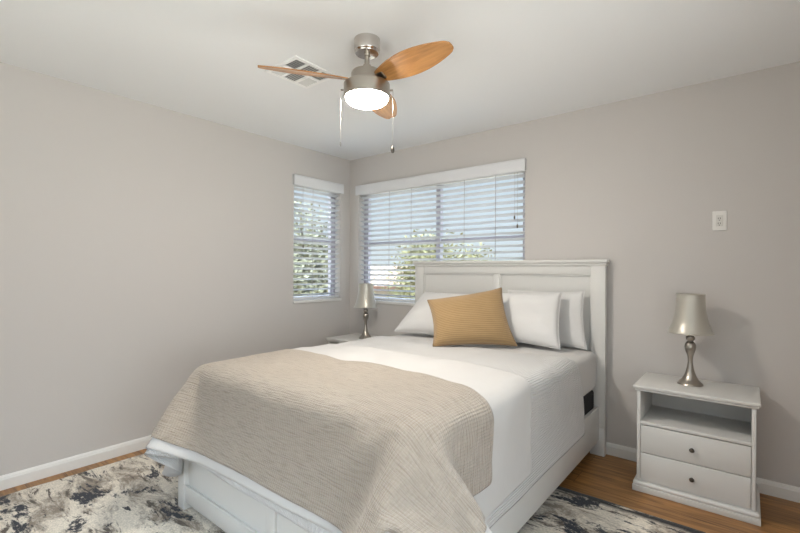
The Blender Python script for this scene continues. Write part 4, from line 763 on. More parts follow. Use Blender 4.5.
0,0,0,0,0,0,0,-1,1,0,-1,1,0,0,0,-1,1,0,0,0,0,-1,0,0,0,1,-1,0,0,0,0,0,1,0,0,0,0,0,-1,0,1,-1,41,0,0,0,1,-1,1,0,0,0,0,1,-1,0,0,-1,1,-1,
1,-1,1,0,-1,0,0,0,1,-1,0,0,0,0,0,0,0,0,0,0,0,0,1,0,0,-1,0,0,0,0,0,0,0,0,1,41,0,0,1,-1,1,0,1,0,0,-1,0,1,-1,0,0,0,0,0,0,-1,1,0,0,-1,
0,0,0,0,-1,0,0,1,0,0,0,0,0,1,0,-1,1,-1,1,0,0,0,0,0,-1,0,0,0,41,0,1,0,1,0,0,-1,0,0,1,-1,0,1,-1,0,-1,1,0,0,0,-1,0,0,0,0,-1,0,0,1,0,0,
-1,0,1,0,0,1,-1,1,1,-1,1,-1,0,0,0,0,-1,1,0,0,0,42,0,0,0,0,0,0,1,0,0,-1,1,-1,0,0,0,0,-1,0,0,0,1,0,-1,0,0,0,0,0,-1,0,0,0,1,0,0,0,0,1,
0,0,0,0,1,0,0,-1,0,1,-1,0,0,-1,42,1,-1,1,0,0,0,0,0,0,0,-1,1,-1,0,0,0,0,0,0,0,-1,0,0,0,0,0,0,-1,1,0,0,0,0,0,0,1,0,1,-1,1,0,0,0,0,-1,
1,0,-1,0,0,0,0,43,0,1,-1,0,1,0,-1,0,0,0,0,-1,0,0,0,-1,0,0,0,0,0,0,0,0,0,0,0,0,0,-1,0,1,0,0,1,0,0,0,1,0,0,0,0,0,0,0,0,0,0,-1,0,1,
43,0,0,0,1,-1,0,1,-1,0,0,-1,0,0,0,-1,1,0,-1,0,0,0,0,0,0,0,0,-1,1,-1,1,0,0,0,0,0,0,1,0,0,0,1,0,0,0,1,-1,-1,0,0,1,-1,0,44,-1,1,0,0,0,0,
-1,1,-1,-1,1,-1,0,-1,0,0,0,0,0,0,0,0,0,0,0,0,1,-1,1,-1,0,0,0,0,0,0,0,0,1,0,0,1,0,0,-1,1,0,0,0,-1,1,-1,43,1,-1,1,-1,0,0,0,-1,0,1,-1,0,0,
0,0,-1,0,0,0,0,0,0,0,1,-1,0,0,1,-1,1,0,-1,0,0,0,0,0,1,-1,1,0,0,0,0,1,-1,1,0,-1,1,-1,1,43,0,0,0,0,0,-1,0,1,-1,0,0,0,-1,1,-1,1,-1,1,-1,0,
1,-1,1,-1,1,0,0,-1,1,-1,0,0,0,0,0,0,0,0,1,-1,1,0,0,1,-1,1,-1,0,1,-1,0,0,43,0,0,-1,0,0,1,-1,-1,1,-1,1,0,0,-1,1,-1,1,-1,1,0,-1,1,0,0,0,0,0,
1,-1,0,0,0,0,-1,0,0,0,-1,1,0,0,0,1,-1,1,0,0,0,0,0,0,0,43,0,0,0,-1,0,-1,1,0,-1,1,-1,0,0,1,0,0,0,0,0,0,0,0,0,0,0,0,0,0,0,1,0,-1,-1,1,
-1,0,0,0,-1,1,0,0,0,1,0,0,0,0,-1,0,1,-1,301,19,22,23,25,13,-8,-19,-18,-15,-11,-6,-2,0,2,1,2,1,1,1,1,1,0,1,0,1,1,1,1,1,2,2,1,1,1,1,1,3,9,15,19,16,
8,-2,-21,-23,-23,-21,-21,-20,-19,-19,-18,24,1,0,1,1,4,4,0,0,1,1,1,1,1,-1,1,-1,1,0,0,0,0,0,0,0,0,0,0,0,0,0,0,0,0,0,0,1,-2,-2,-2,-3,0,-3,-3,-2,-2,-1,-1,0,
-1,-1,-1,-1,26,-1,0,1,0,4,4,2,-1,1,2,1,0,0,0,-1,1,0,0,0,0,0,0,0,1,0,-1,0,0,1,-1,0,1,0,1,0,-1,0,-3,-2,-2,-1,-2,-4,-3,-1,0,-2,-1,0,-1,-1,-2,28,-3,1,
0,0,3,5,1,1,0,2,1,0,0,0,1,0,-1,1,0,0,-1,1,0,0,-1,1,0,1,0,2,0,-1,0,-1,0,-1,-1,-2,-2,-1,-2,-4,-3,-2,0,-2,-1,0,-1,-1,-1,-1,27,1,-2,0,1,2,4,3,0,1,
1,1,1,0,0,0,0,1,-1,0,0,1,0,0,0,0,0,0,-1,0,-1,1,2,0,0,-1,-1,-1,-2,-2,-2,-2,-3,-4,-1,-1,0,-1,-1,-1,-1,-1,0,27,2,-2,0,0,2,4,2,1,2,1,1,0,0,1,0,-1,
0,1,0,0,0,0,0,0,1,0,0,-1,0,-1,-1,-1,3,1,0,-1,-1,-2,0,-6,-1,-4,-2,-1,-1,-2,0,-1,-1,0,0,-2,28,0,1,-1,0,0,4,4,0,2,2,1,0,0,0,0,1,-1,0,0,1,0,0,0,
0,0,0,-1,1,-1,0,-1,-1,-2,2,2,0,0,-2,-8,5,-6,-3,-3,0,-2,0,0,-1,-1,-1,-1,0,31,-2,0,1,-1,1,2,3,1,3,2,0,0,1,-1,0,0,1,-1,1,-1,0,1,0,0,0,-1,1,-1,0,0,
0,0,-1,-2,1,2,-1,-1,-4,-2,-5,-3,-8,7,-1,-1,0,-2,0,0,0,-1,31,3,-1,-5,3,-6,7,3,3,4,0,0,0,-1,1,-1,0,0,1,-1,1,0,0,0,0,0,0,-1,1,-1,0,0,0,0,0,-4,2,1,
0,-3,-4,-6,-4,0,0,1,1,-5,1,0,-2,1,1,21,8,5,1,-8,6,-4,7,4,3,-1,0,0,0,0,0,0,0,0,0,0,0,0,0,-1,0,0,0,-1,1,-1,0,0,0,-1,1,-4,-5,7,-1,-5,-7,-2,1,-2,
1,-3,3,-2,-1,1,-5,-11,-5,9,13,13,5,-12,7,2,10,-4,-1,0,1,0,-1,0,0,-1,-1,0,-1,0,-1,0,0,0,0,0,0,-1,1,0,0,0,-1,0,-1,4,-10,12,-9,-3,-5,3,-1,-1,1,-3,0,-1,-6,-3,
2,-16,2,2,6,15,17,-7,0,-4,4,4,0,0,-1,-1,0,-1,-1,-1,-1,0,-1,-1,-2,0,-1,-1,0,-1,0,-1,-2,-1,0,-1,3,4,3,9,-8,6,4,-3,-1,-1,-3,-1,0,-3,-9,-3,1,0,-8,1,1,1,-5,8,
5,0,4,-3,-2,-1,0,0,2,-1,-1,0,0,-1,-1,1,-1,1,-1,0,1,1,2,0,0,1,0,-1,0,-4,-1,0,1,3,4,10,7,0,-5,-1,-3,-3,-3,1,-2,-5,-3,-5,-1,0,-1,5,-1,3,-1,-1,2,1,1,-1,
1,-1,0,1,0,0,1,0,-1,1,0,0,0,0,0,0,0,-1,0,0,0,0,0,0,0,-3,0,-1,3,7,-3,-10,-1,5,-3,-2,-3,-2,-2,1,-4,1,0,2,1,-1,2,-2,3,0,0,0,0,0,0,0,-1,1,1,0,
-1,1,0,-1,1,0,0,0,-1,-1,1,1,0,-1,1,0,-1,0,-1,0,0,-3,5,-2,0,0,-12,-1,-1,1,2,-1,-3,-3,0,3,0,-1,2,0,-2,1,0,0,0,1,0,0,0,0,0,0,0,1,-1,0,1,0,0,0,
-1,0,0,0,0,0,1,-1,0,1,-1,0,1,-1,0,0,-7,5,-4,0,-2,-3,-3,-2,0,0,-2,2,-1,1,1,-1,0,0,0,0,0,1,-1,0,1,0,0,0,0,0,-1,0,1,0,0,0,0,0,0,0,0,-1,0,0,
1,0,-1,0,2,-1,1,-1,-1,2,-4,-2,2,-2,-1,-2,-2,-2,-1,-1,0,1,0,0,0,0,0,-1,1,0,0,1,0,0,1,0,0,-1,-1,1,0,-1,1,1,1,-1,0,-1,0,0,-1,1,0,0,0,0,0,-1,1,-1,
1,-1,-1,2,-1,-4,2,-1,0,-1,-1,-1,-1,1,0,0,0,0,0,0,1,0,0,0,0,0,-1,1,1,-1,0,0,0,0,0,0,1,-1,0,0,0,1,-1,1,-1,1,-1,1,-1,-1,0,0,0,1,-2,3,-2,-1,1,-3,
1,0,-1,0,0,0,0,0,-1,1,0,-1,2,0,0,1,0,0,0,-1,-1,0,1,0,0,0,0,1,-1,-1,0,0,0,1,0,0,0,1,-1,1,-1,1,0,-1,-1,0,1,-1,0,-1,0,0,0,-2,1,1,0,-1,0,0,
0,0,-1,0,1,0,1,0,1,0,0,-1,1,-1,-1,0,0,1,0,0,-1,0,-1,0,1,1,0,-1,1,0,0,0,-1,1,0,0,0,-1,0,0,-1,1,-1,0,0,0,0,-1,1,-1,1,0,-1,0,0,0,0,-1,4,-1,
0,0,0,0,0,-1,0,0,0,1,0,-1,0,0,0,0,0,0,-1,1,1,0,0,0,0,0,-1,0,0,0,1,-1,0,0,0,0,-1,-1,1,1,0,-1,1,0,-1,1,-1,0,0,-1,1,2,-1,0,-1,1,-1,1,0,0,
0,0,-1,1,0,0,1,0,-1,0,-1,1,-1,0,1,1,-1,0,0,0,0,0,0,0,1,0,-1,-1,0,1,0,-1,0,0,0,0,0,0,-1,0,0,-1,1,-1,3,-2,1,-1,-1,2,0,0,0,0,-1,1,-1,1,0,0,
0,1,-1,1,-1,0,0,0,0,0,-1,1,0,0,-1,0,0,0,1,0,-1,1,-1,0,0,0,1,0,0,0,0,0,-1,0,0,-1,1,1,-1,-1,1,0,0,0,1,1,0,0,-1,0,1,0,-1,0,0,1,0,1,0,-1,
-1,0,0,0,-1,0,0,0,0,1,-1,1,0,0,-1,1,0,0,0,0,0,0,1,-1,0,0,-1,0,0,0,2,0,0,-1,1,0,1,0,-1,1,0,0,0,-1,1,0,-1,1,0,1,-1,0,0,-1,0,-1,1,-1,0,0,
2,0,-1,1,-1,0,0,1,-1,0,1,0,-1,0,1,-1,-1,0,-1,0,0,0,1,2,-1,0,1,-1,0,0,0,0,0,1,0,-1,0,-1,0,2,0,0,-1,0,-1,1,1,-1,0,-1,1,0,1,0,0,-1,0,0,1,0,
0,0,0,0,0,0,0,0,0,-1,-1,1,-1,-1,1,1,0,1,1,-1,0,0,0,0,0,0,0,0,0,0,0,0,0,0,0,0,-1,1,-1,1,0,0,0,1,0,-1,0,1,0,0,0,-1,2,-1,1,0,-1,0,1,0,
-1,0,-1,-1,0,0,0,-1,1,1,1,-1,1,0,0,-1,0,1,0,-1,0,1,0,0,1,-1,0,0,0,0,-1,1,-1,1,0,1,-1,0,0,0,0,1,-1,0,1,0,1,0,0,0,0,-1,0,0,0,-2,1,-1,0,0,
0,1,1,0,0,0,0,0,1,0,0,-1,1,0,-1,0,1,0,0,-1,0,-1,0,0,0,1,0,0,0,0,0,0,0,0,0,0,0,1,1,0,0,0,0,0,0,-1,0,0,-1,-1,0,0,0,0,1,0,1,1,-1,1,
0,-1,0,0,1,0,0,1,0,-1,-1,0,-1,0,0,1,0,1,-1,0,1,-1,1,0,0,-1,-1,0,1,0,1,0,1,0,0,0,0,0,0,0,-1,-2,0,0,0,1,0,0,1,1,-1,1,0,-1,0,0,1,0,0,0,
0,0,0,-1,-1,0,0,1,-1,1,-1,1,0,1,0,0,0,0,-1,0,0,0,0,0,2,-1,0,1,0,-1,0,0,0,0,-1,0,0,0,0,1,0,0,-1,1,0,0,0,0,0,-1,1,0,0,0,-1,-1,1,0,0,0,
0,1,0,0,0,0,0,1,-1,0,0,0,0,0,0,0,1,0,0,1,-1,1,0,0,0,-1,-1])
CLOTH['blanket'] = (62, 28, [
940,27,16,0,12,17,14,17,22,29,14,18,21,26,31,33,34,33,34,33,33,33,33,34,33,34,33,34,34,34,34,35,34,35,35,35,35,35,35,35,35,35,35,35,34,32,32,28,25,23,20,27,32,22,10,6,4,7,7,28,
29,36,-19,10,-3,18,-9,-15,3,5,4,0,3,-2,2,1,1,1,0,1,-1,1,0,0,0,-1,1,-1,1,0,-1,0,1,-1,1,-1,0,0,0,0,0,0,0,0,0,-1,0,1,0,1,2,1,-1,-3,-2,1,0,10,6,-5,
11,4,3,-5,-21,2,16,-5,5,11,-4,-12,1,1,1,0,1,3,0,1,0,0,1,-1,0,0,1,0,0,0,0,-1,1,0,-1,1,-1,1,0,-1,0,0,0,-1,0,0,0,0,0,1,0,1,1,1,0,-2,3,0,11,-10,
-1,18,4,-6,2,3,-20,2,0,16,2,-4,-8,4,1,0,3,0,1,1,2,-1,0,1,-1,1,1,0,-1,1,-1,1,-1,1,0,0,0,-1,1,-1,0,1,-1,0,-1,1,-1,0,0,0,0,0,0,1,1,1,3,-4,0,4,
0,21,0,-1,0,-6,-6,3,-20,-1,4,0,10,-4,3,1,0,1,2,-1,3,1,0,1,0,-1,1,0,0,0,0,0,1,-1,1,0,-1,0,0,1,-1,0,0,0,0,0,0,-1,0,0,-1,0,0,0,2,0,1,0,2,-1,
-1,2,3,0,19,-1,-3,0,-6,-4,-18,-1,2,0,5,9,-1,-2,-2,1,4,0,0,2,0,0,1,0,0,0,-1,1,0,0,0,0,0,0,1,0,0,-1,1,0,-1,0,0,0,0,0,0,-1,0,0,0,-1,0,2,0,1,
2,1,0,-5,0,3,-6,9,11,4,-4,-5,-17,-1,0,2,0,6,8,-5,0,0,3,0,3,0,1,0,-1,0,0,0,1,0,0,0,0,1,0,0,0,0,0,0,-1,0,1,-1,0,-1,0,1,0,-1,0,-1,0,0,0,1,
1,-1,2,3,0,3,-7,-3,9,0,-1,7,6,-13,-4,-13,0,0,-2,5,-1,9,-1,0,3,1,2,1,0,-1,0,1,0,0,-1,0,1,0,0,0,0,0,0,0,0,0,1,0,-1,0,0,0,0,-1,0,1,-1,0,-1,1,
-1,0,2,0,2,2,0,3,-1,0,-3,3,1,2,-2,6,-2,-7,-8,1,7,-9,8,9,-6,2,0,3,2,-1,-1,1,1,-1,0,0,1,0,0,-1,1,0,0,0,0,1,0,0,-1,0,0,0,0,0,0,-1,0,-1,1,1,
-1,-1,1,0,1,1,1,3,0,2,0,-1,1,1,-1,-1,-9,4,-6,0,-5,-5,0,14,-9,1,4,0,1,4,0,0,1,-1,0,0,0,0,0,0,0,1,-1,1,0,0,1,-1,0,1,0,0,0,-1,0,0,-1,1,-1,0,
0,-1,2,-1,-1,1,0,8,-8,6,0,0,1,4,-2,-2,4,-16,4,2,15,-19,-2,-4,-5,-2,18,-12,5,0,1,6,-2,1,0,0,-1,0,0,0,0,0,0,1,0,-1,1,0,0,0,1,-1,0,0,0,1,-1,0,0,-1,
0,0,0,0,-1,2,1,-2,0,-1,5,2,0,-1,4,1,-2,3,-16,4,7,-1,-9,15,-4,-5,-5,-4,-4,16,-5,0,-1,5,2,-1,-1,0,0,1,0,0,0,0,0,-1,0,1,0,1,-1,1,-1,1,0,-1,0,0,0,0,
0,0,0,0,-1,0,1,0,0,1,-1,0,4,0,1,-6,11,-7,7,-15,5,5,1,-2,21,3,-3,-3,-4,-9,-10,-5,7,0,1,1,-1,1,0,0,0,0,0,0,0,0,0,0,1,0,0,0,0,0,1,-1,0,1,-1,0,
0,0,0,0,0,-1,1,0,-1,0,1,0,2,0,2,0,-3,7,-7,8,-13,7,3,-2,0,0,28,-1,2,0,-3,-3,-14,-7,-1,-1,-1,0,1,-1,0,1,0,-1,0,0,0,0,1,0,0,0,0,0,0,0,0,0,0,0,
1,-1,1,-1,0,0,0,0,-1,1,0,0,-1,1,0,1,1,2,2,-5,7,-8,8,-3,-2,0,-2,3,27,-3,-2,-3,-7,-13,16,-10,-4,0,0,-1,0,0,0,-1,0,0,1,0,0,0,-1,1,-1,0,1,0,1,0,-1,1,
0,0,-1,1,-1,0,0,0,0,0,0,0,0,0,1,0,0,1,0,1,1,3,-1,4,-3,2,-1,-1,-3,-27,17,-2,-3,-5,-7,6,-4,-2,0,0,0,0,0,0,0,0,0,1,-1,0,0,0,1,-1,1,0,-1,0,0,0,
1,-1,0,0,1,-1,0,0,0,0,0,1,0,-1,1,0,-1,0,1,-1,1,-1,2,3,-3,-16,1,-3,-1,-2,-1,18,10,-1,-2,1,5,-2,-18,12,-4,-1,0,0,0,0,0,0,1,-1,0,0,0,1,-1,0,0,0,0,0,
0,0,0,0,0,0,0,0,0,0,1,-1,0,0,0,0,0,0,1,0,-1,1,0,-1,-1,1,-12,10,-22,7,-1,-2,-2,-3,7,-1,0,-4,-6,-4,11,-2,0,0,-1,1,-1,0,0,0,0,0,0,0,0,0,0,0,0,0,
0,0,0,0,0,0,0,0,0,0,0,1,-1,0,0,0,0,0,0,0,0,0,0,0,0,-1,2,-3,3,-22,17,-25,1,-1,0,0,5,0,-3,-6,1,11,0,-9,2,0,0,-1,0,0,0,0,-1,1,0,0,0,-1,1,0,
0,0,0,0,0,0,0,0,0,0,0,0,1,-1,0,1,-1,0,0,1,-1,1,-1,0,1,-1,0,0,0,-3,-11,18,-27,14,-19,0,-1,0,4,-1,-4,-2,9,-6,-2,3,-1,0,0,0,0,0,0,0,0,-1,0,0,1,0,
-1,1,-1,0,1,0,0,0,0,0,0,0,0,0,0,0,0,0,0,0,0,0,0,0,0,1,-1,1,0,-1,1,-3,-2,-6,19,-28,5,-8,-4,-3,3,-1,-4,4,0,-1,-2,2,-1,0,0,0,0,0,0,0,0,0,0,0,
-1,1,0,-1,1,0,-1,1,0,0,0,0,0,0,0,0,-1,1,0,0,0,0,0,0,1,-1,1,-1,0,0,0,0,-1,-7,15,-10,-3,19,-19,-3,-5,-3,2,-1,1,0,-2,-1,2,-1,1,-1,1,-1,0,0,0,0,0,-1,
0,1,0,-1,0,1,0,0,0,-1,1,0,-1,1,0,0,0,0,0,0,0,-1,1,0,0,0,0,0,0,0,0,0,0,0,-1,6,-11,13,-4,-5,13,-16,-1,-2,2,-2,4,-3,0,-1,2,-3,1,0,0,0,0,0,0,-1,
0,1,0,-1,0,1,0,0,-1,0,1,0,-1,0,1,0,0,0,0,0,0,-1,0,1,0,0,0,0,0,0,0,0,0,0,0,0,0,0,0,-2,-5,3,3,9,-12,0,2,-1,0,4,-8,6,-5,2,0,0,0,0,0,0,
-1,1,0,0,0,0,0,-1,1,-1,1,0,0,0,0,0,0,0,0,0,0,0,0,0,0,0,0,0,0,0,0,0,0,0,0,0,0,0,0,1,1,-4,-1,0,1,2,1,-3,1,-1,1,0,3,-7,2,1,0,0,-1,1,
0,-1,1,-1,0,0,0,0,1,0,-1,1,0,0,-1,1,0,0,0,0,0,0,0,0,0,0,0,0,0,0,0,0,0,0,0,0,0,0,0,0,-1,1,2,-8,4,-1,1,2,3,-3,2,-1,-2,1,0,3,-4,1,0,0,
0,0,-1,1,-1,1,0,0,0,0,-1,1,0,0,0,0,0,0,0,0,0,0,0,0,0,0,0,0,0,0,0,0,0,0,0,0,0,0,0,0,-1,1,0,-1,0,1,0,0,-2,0,3,-1,1,0,1,-1,0,-1,0,0,
0,0,0,-1,1,-1,1,-1,0,0,1,0,0,0,0,0,0,0,1,-1,0,0,0,0,0,0,0,0,0,0,0,0,0,0,0,0,-1,1,-1,1,0,-1,1,0,0,0,1,-1,0,-1,-1,1,1,-1,0,0,0,0,0,0,
0,-1,1,1,-2,1,-1,1,-1,1,0,0,-1,1,0,0,1,-1,0,0,0,0,0,1,-1,0,0,0,0,0,0,0,0,0,0,0,0,0,0,0,0,-1,1,0,0,0,0,-1,1,0,0,0,-1,-1,1,1,-2200,-41,-31,-29,
-19,-18,-19,-13,-1,19,28,26,25,22,15,10,5,2,0,1,0,0,1,0,0,0,0,1,0,-1,0,0,0,0,0,0,1,0,1,0,-1,-2,-3,-4,-7,-10,-13,-17,-21,-22,-24,-19,-6,4,15,16,13,11,6,0,23,34,21,8,
-2,1,-9,-8,2,3,2,0,-1,1,-1,-2,-1,-2,-1,0,2,-1,0,1,-1,0,0,1,0,-1,0,1,0,0,0,0,0,1,-1,0,-1,0,0,0,0,0,1,1,1,2,1,1,-1,-2,-7,-13,3,-2,3,-2,8,5,-7,-1,
14,6,9,1,1,1,-4,-10,1,-1,-1,1,-1,-2,-2,-2,0,0,0,0,1,-1,0,1,0,-1,0,0,1,0,0,0,0,0,0,-1,-1,0,-1,-1,0,2,1,1,1,1,1,1,2,0,0,-2,6,-2,-28,6,4,-2,6,11,
-2,-9,8,12,1,9,-1,-2,-4,1,-5,0,-1,0,-1,-3,-2,0,-1,0,-1,0,0,0,0,0,0,0,0,0,0,0,0,0,0,0,0,-1,0,-3,-2,-1,0,1,3,3,2,2,1,1,1,1,1,-2,2,0,-2,-17,4,-1,
1,10,5,-3,4,8,6,2,5,-1,1,-1,-4,-1,-2,0,-1,-2,-2,-2,-1,-1,0,1,-1,0,1,-1,0,1,0,0,-1,0,0,0,0,0,0,1,0,2,1,-2,-4,-4,-1,3,5,3,3,0,1,1,1,-2,-6,9,-2,3,
-17,4,-1,1,7,2,-2,10,9,0,6,3,-1,-1,-2,-2,-3,0,-2,-2,-3,-3,-1,2,0,-1,1,0,-1,0,1,-1,0,0,0,0,0,0,0,0,0,0,1,0,1,2,1,-3,-4,-5,2,6,4,4,0,0,2,0,6,-16,
20,-3,0,-1,-9,-8,5,3,2,-6,15,6,1,5,3,-2,-3,-1,-3,0,-3,-3,-5,-2,5,-2,-1,1,-1,0,0,1,-1,0,0,0,0,0,0,0,0,0,0,0,0,1,0,1,3,3,-3,-4,-7,1,7,5,3,-3,3,1,
3,0,5,2,-4,0,-1,-8,-8,9,19,-20,-3,18,-2,8,-1,5,-2,-1,-4,-1,-3,-9,-1,8,-5,-2,1,0,0,1,0,-1,1,0,0,0,-1,0,0,0,0,0,0,0,1,-1,1,1,0,2,5,-2,-5,-6,-1,10,5,-1,
1,2,2,3,1,0,2,-3,-2,-3,0,-9,19,-1,-18,-5,27,-9,7,7,-3,-4,-3,-1,-9,-4,8,-8,-2,4,0,0,0,0,0,0,0,0,0,0,0,0,0,0,0,0,-1,1,-1,1,0,-1,1,1,2,6,0,-8,-3,-4,
14,2,1,2,0,4,0,0,-1,-3,0,-1,-3,0,17,4,-1,-14,-9,27,-3,1,3,-5,-3,-5,-11,9,-9,0,3,0,-1,1,0,0,1,0,-1,0,0,0,1,-1,0,0,0,0,1,-1,0,0,0,1,0,0,0,1,7,-2,
-5,-2,-6,22,-9,7,0,4,-1,-6,3,1,-8,7,-2,-10,11,10,1,0,-9,-10,24,-8,6,-3,-5,-7,-2,-4,2,4,-2,-3,0,-1,0,-1,-1,0,0,0,0,0,0,1,0,1,0,0,1,0,1,0,1,1,0,0,0,0,
-1,7,7,-10,-1,3,4,3,-4,8,-4,-3,1,-9,11,-2,-5,-3,16,5,4,0,-1,-4,-11,19,-2,-3,-2,-14,9,2,1,-4,0,-1,0,-1,1,1,0,1,0,0,1,0,0,1,0,-1,1,0,-1,0,-1,1,-1,-1,1,0,
0,0,0,3,-4,10,-13,-1,6,4,1,3,-12,9,-13,13,-3,-4,-4,-2,13,-4,9,7,4,2,-2,-6,6,2,-1,1,-1,-3,-1,0,0,1,1,0,-1,-1,0,0,0,0,-1,1,0,-1,0,0,-1,0,1,0,1,-1,1,1,
-1,0,1,0,-1,-2,-2,-4,10,-17,9,2,4,-10,8,-11,11,-3,-3,-1,-1,-1,9,4,-3,2,4,6,10,1,1,-2,0,0,0,0,-1,0,0,0,0,0,0,1,0,0,0,1,0,-1,0,0,1,0,0,0,-1,1,-1,1,
0,-1,1,0,0,0,0,-1,-1,-3,-4,6,-3,-2,-6,6,-9,9,-6,2,1,1,0,-2,17,4,3,2,4,2,-4,4,1,0,1,-2,0,0,1,1,-1,1,-1,0,1,0,0,0,0,-1,0,0,0,-1,-1,0,0,0,0,-1,
1,0,0,0,0,0,0,0,0,0,0,0,0,-1,0,-3,-1,-5,1,-6,4,-2,0,0,2,-10,28,1,2,1,1,-1,1,-1,0,1,0,0,0,0,0,0,1,-1,1,0,0,0,0,0,0,0,0,0,-1,1,-1,0,0,0,
0,0,0,-1,0,1,0,0,-1,0,0,1,-1,-1,0,0,-1,1,-4,-1,1,-4,1,-3,-2,-2,-2,11,32,0,0,0,-2,1,0,1,1,0,-1,1,0,1,-1,0,0,1,-1,1,0,0,0,0,0,0,0,-1,1,-1,1,-1,
0,0,0,0,0,0,0,0,0,0,0,0,1,-1,0,0,0,0,0,0,2,-2,-3,3,-12,8,-1,-1,-2,-4,32,1,-1,1,0,-2,2,0,0,0,0,0,0,0,1,0,0,0,0,0,0,0,0,0,0,0,0,0,0,0,
-1,1,0,-1,0,1,-1,1,-1,0,0,0,1,0,-1,0,0,1,-1,0,1,0,-1,0,0,-8,8,-22,4,-5,0,3,33,0,0,-1,0,0,0,0,1,0,0,0,1,-1,1,0,0,0,1,-1,0,0,1,-1,0,0,-1,1,
-1,1,0,0,-1,1,0,-1,0,0,1,-1,0,1,-1,0,0,0,0,0,0,0,0,0,0,0,-4,4,-11,10,-18,0,-4,-1,33,0,0,0,0,0,0,0,0,0,1,-1,0,1,0,0,0,0,0,1,-1,0,0,0,0,0,
0,0,0,-1,1,-1,1,0,0,0,0,0,-1,1,0,-1,0,0,0,0,0,0,0,0,0,0,0,0,0,-2,1,-5,3,-6,-4,-7,33,0,1,-1,0,0,0,0,0,0,0,1,0,0,0,0,1,0,-1,0,1,-1,0,0,
0,-1,1,-1,0,1,-1,1,0,-1,1,0,0,0,0,0,-1,1,0,0,-1,1,0,-1,1,0,-1,0,0,-2,1,1,-1,-2,3,-1,-2,-2,33,0,0,0,0,1,-1,0,0,1,0,0,0,0,0,1,-1,0,1,-1,0,0,
0,0,-1,1,-1,1,0,-1,1,0,-1,1,-1,1,0,0,0,0,0,-1,0,0,1,-1,0,0,0,0,0,1,-1,0,0,-1,1,1,-3,2,0,-1,34,-1,0,1,-1,0,1,0,0,0,0,0,0,1,-1,0,1,-1,0,1,
-1,0,-1,0,1,-1,1,-1,0,1,-1,0,1,0,0,0,0,0,0,-1,1,0,0,0,-1,1,-1,1,-1,0,0,0,0,0,0,0,0,0,1,-1,0,1,33,0,0,0,1,0,-1,1,0,0,0,0,0,0,1,0,-1,1,
-1,0,0,0,0,0,-1,0,0,0,0,0,1,0,0,0,0,0,0,0,0,0,-1,1,-1,0,1,-1,1,-1,1,0,0,-1,0,0,0,1,-1,0,0,1,0,-1,33,1,-1,0,0,0,1,-1,1,0,0,0,1,0,-1,0,
1,-1,1,-1,0,0,-1,0,0,0,0,0,1,-1,0,0,0,1,0,0,0,0,0,0,0,-1,1,0,0,0,-1,1,-1,0,0,1,0,0,0,-1,1,0,0,0,0,0,34,-1,1,0,0,0,0,0,0,0,0,0,0,0,
1,-1,0,0,0,0,0,-1,1,-1,0,0,0,0,0,0,0,0,1,-1,1,-1,1,-1,1,0,0,0,0,-1,0,0,1,-1,1,0,0,-1,1,-1,0,1,0,0,0,0,0,1,33,1,0,0,0,0,0,0,0,0,0,1,
0,-1,0,1,-1,1,-1,0,-1,1,-1,0,0,0,-1,1,-1,1,0,1,-1,1,-1,1,0,0,-1,0,0,0,0,1,0,0,0,0,0,0,0,0,-1,1,0,0,0,0,0,0,0,0,34,0,-1,0,0,0,0,1,0,0,
0,0,0,1,-1,0,0,0,0,-1,1,-1,0,0,0,0,0,0,0,0,0,0,0,0,1,0,-1,1,0,0,0,0,0,-1,0,0,0,1,0,-1,1,0,0,0,0,0,0,0,0,0,0,0,448,16,22,-18,-18,-7,-2,2,
3,-8,-17,-15,-14,-11,-7,-4,-2,0,0,1,1,1,1,1,1,0,1,0,0,0,-1,0,-1,0,0,0,0,1,1,1,1,2,2,3,3,4,5,8,9,11,12,8,4,3,7,10,17,20,25,-20,-8,3,12,-20,-5,29,10,-1,
2,1,-1,1,1,-1,1,1,1,0,1,-1,0,0,0,0,0,0,0,0,0,0,0,0,0,0,1,-1,0,0,0,0,0,0,1,0,0,-1,0,-1,0,-2,-1,-2,1,1,1,1,0,-2,-4,4,-40,15,-6,-15,11,-1,-21,6,
-4,15,11,11,-1,1,0,0,0,2,1,1,-1,1,0,-1,0,0,0,0,0,1,-1,0,0,0,1,-1,0,1,0,0,0,0,1,0,0,-1,0,0,-1,0,-1,-2,-1,-1,-1,1,-6,2,0,5,0,-40,17,-9,7,-4,11,-3,
2,-16,20,3,4,1,6,-1,1,0,2,0,1,1,0,-1,1,0,0,0,0,0,0,-1,1,0,0,0,-1,1,0,0,0,0,1,1,-1,1,0,0,0,-1,-1,-1,-2,0,-1,-1,-3,2,-2,-3,2,-15,-6,-3,-3,6,-8,8,
14,-3,1,3,2,3,1,1,4,1,2,0,1,1,1,0,0,1,-1,0,0,0,0,0,0,0,0,0,0,0,1,0,0,0,0,0,0,-1,1,0,0,1,0,-1,0,-2,-1,-1,-2,-1,-1,0,3,-6,-1,-3,-12,-3,-12,8,
3,-2,12,1,1,3,1,1,2,2,3,1,3,-1,1,2,0,1,1,-1,0,0,0,0,-1,0,0,1,-1,0,0,1,0,0,0,0,0,1,-1,0,-1,0,0,1,0,1,-1,-1,-1,-2,-1,-1,-1,-2,-7,11,-25,5,-16,10,
6,-14,9,-4,12,4,0,1,2,2,0,3,2,1,2,1,1,1,1,0,-1,1,0,0,-1,0,1,0,0,-1,1,0,0,-1,0,1,0,0,0,0,1,-1,1,-1,-1,-1,1,1,1,-1,-2,-2,-1,1,-3,-1,-4,-2,-7,-16,
12,-4,-5,8,-9,2,-2,19,3,-1,2,1,1,0,2,0,4,1,1,3,0,-2,1,0,0,0,1,-1,0,0,-1,1,-1,1,0,0,0,0,0,0,1,-1,0,1,-1,0,0,0,-2,1,0,1,0,-2,-3,-1,-2,-1,-2,-5,
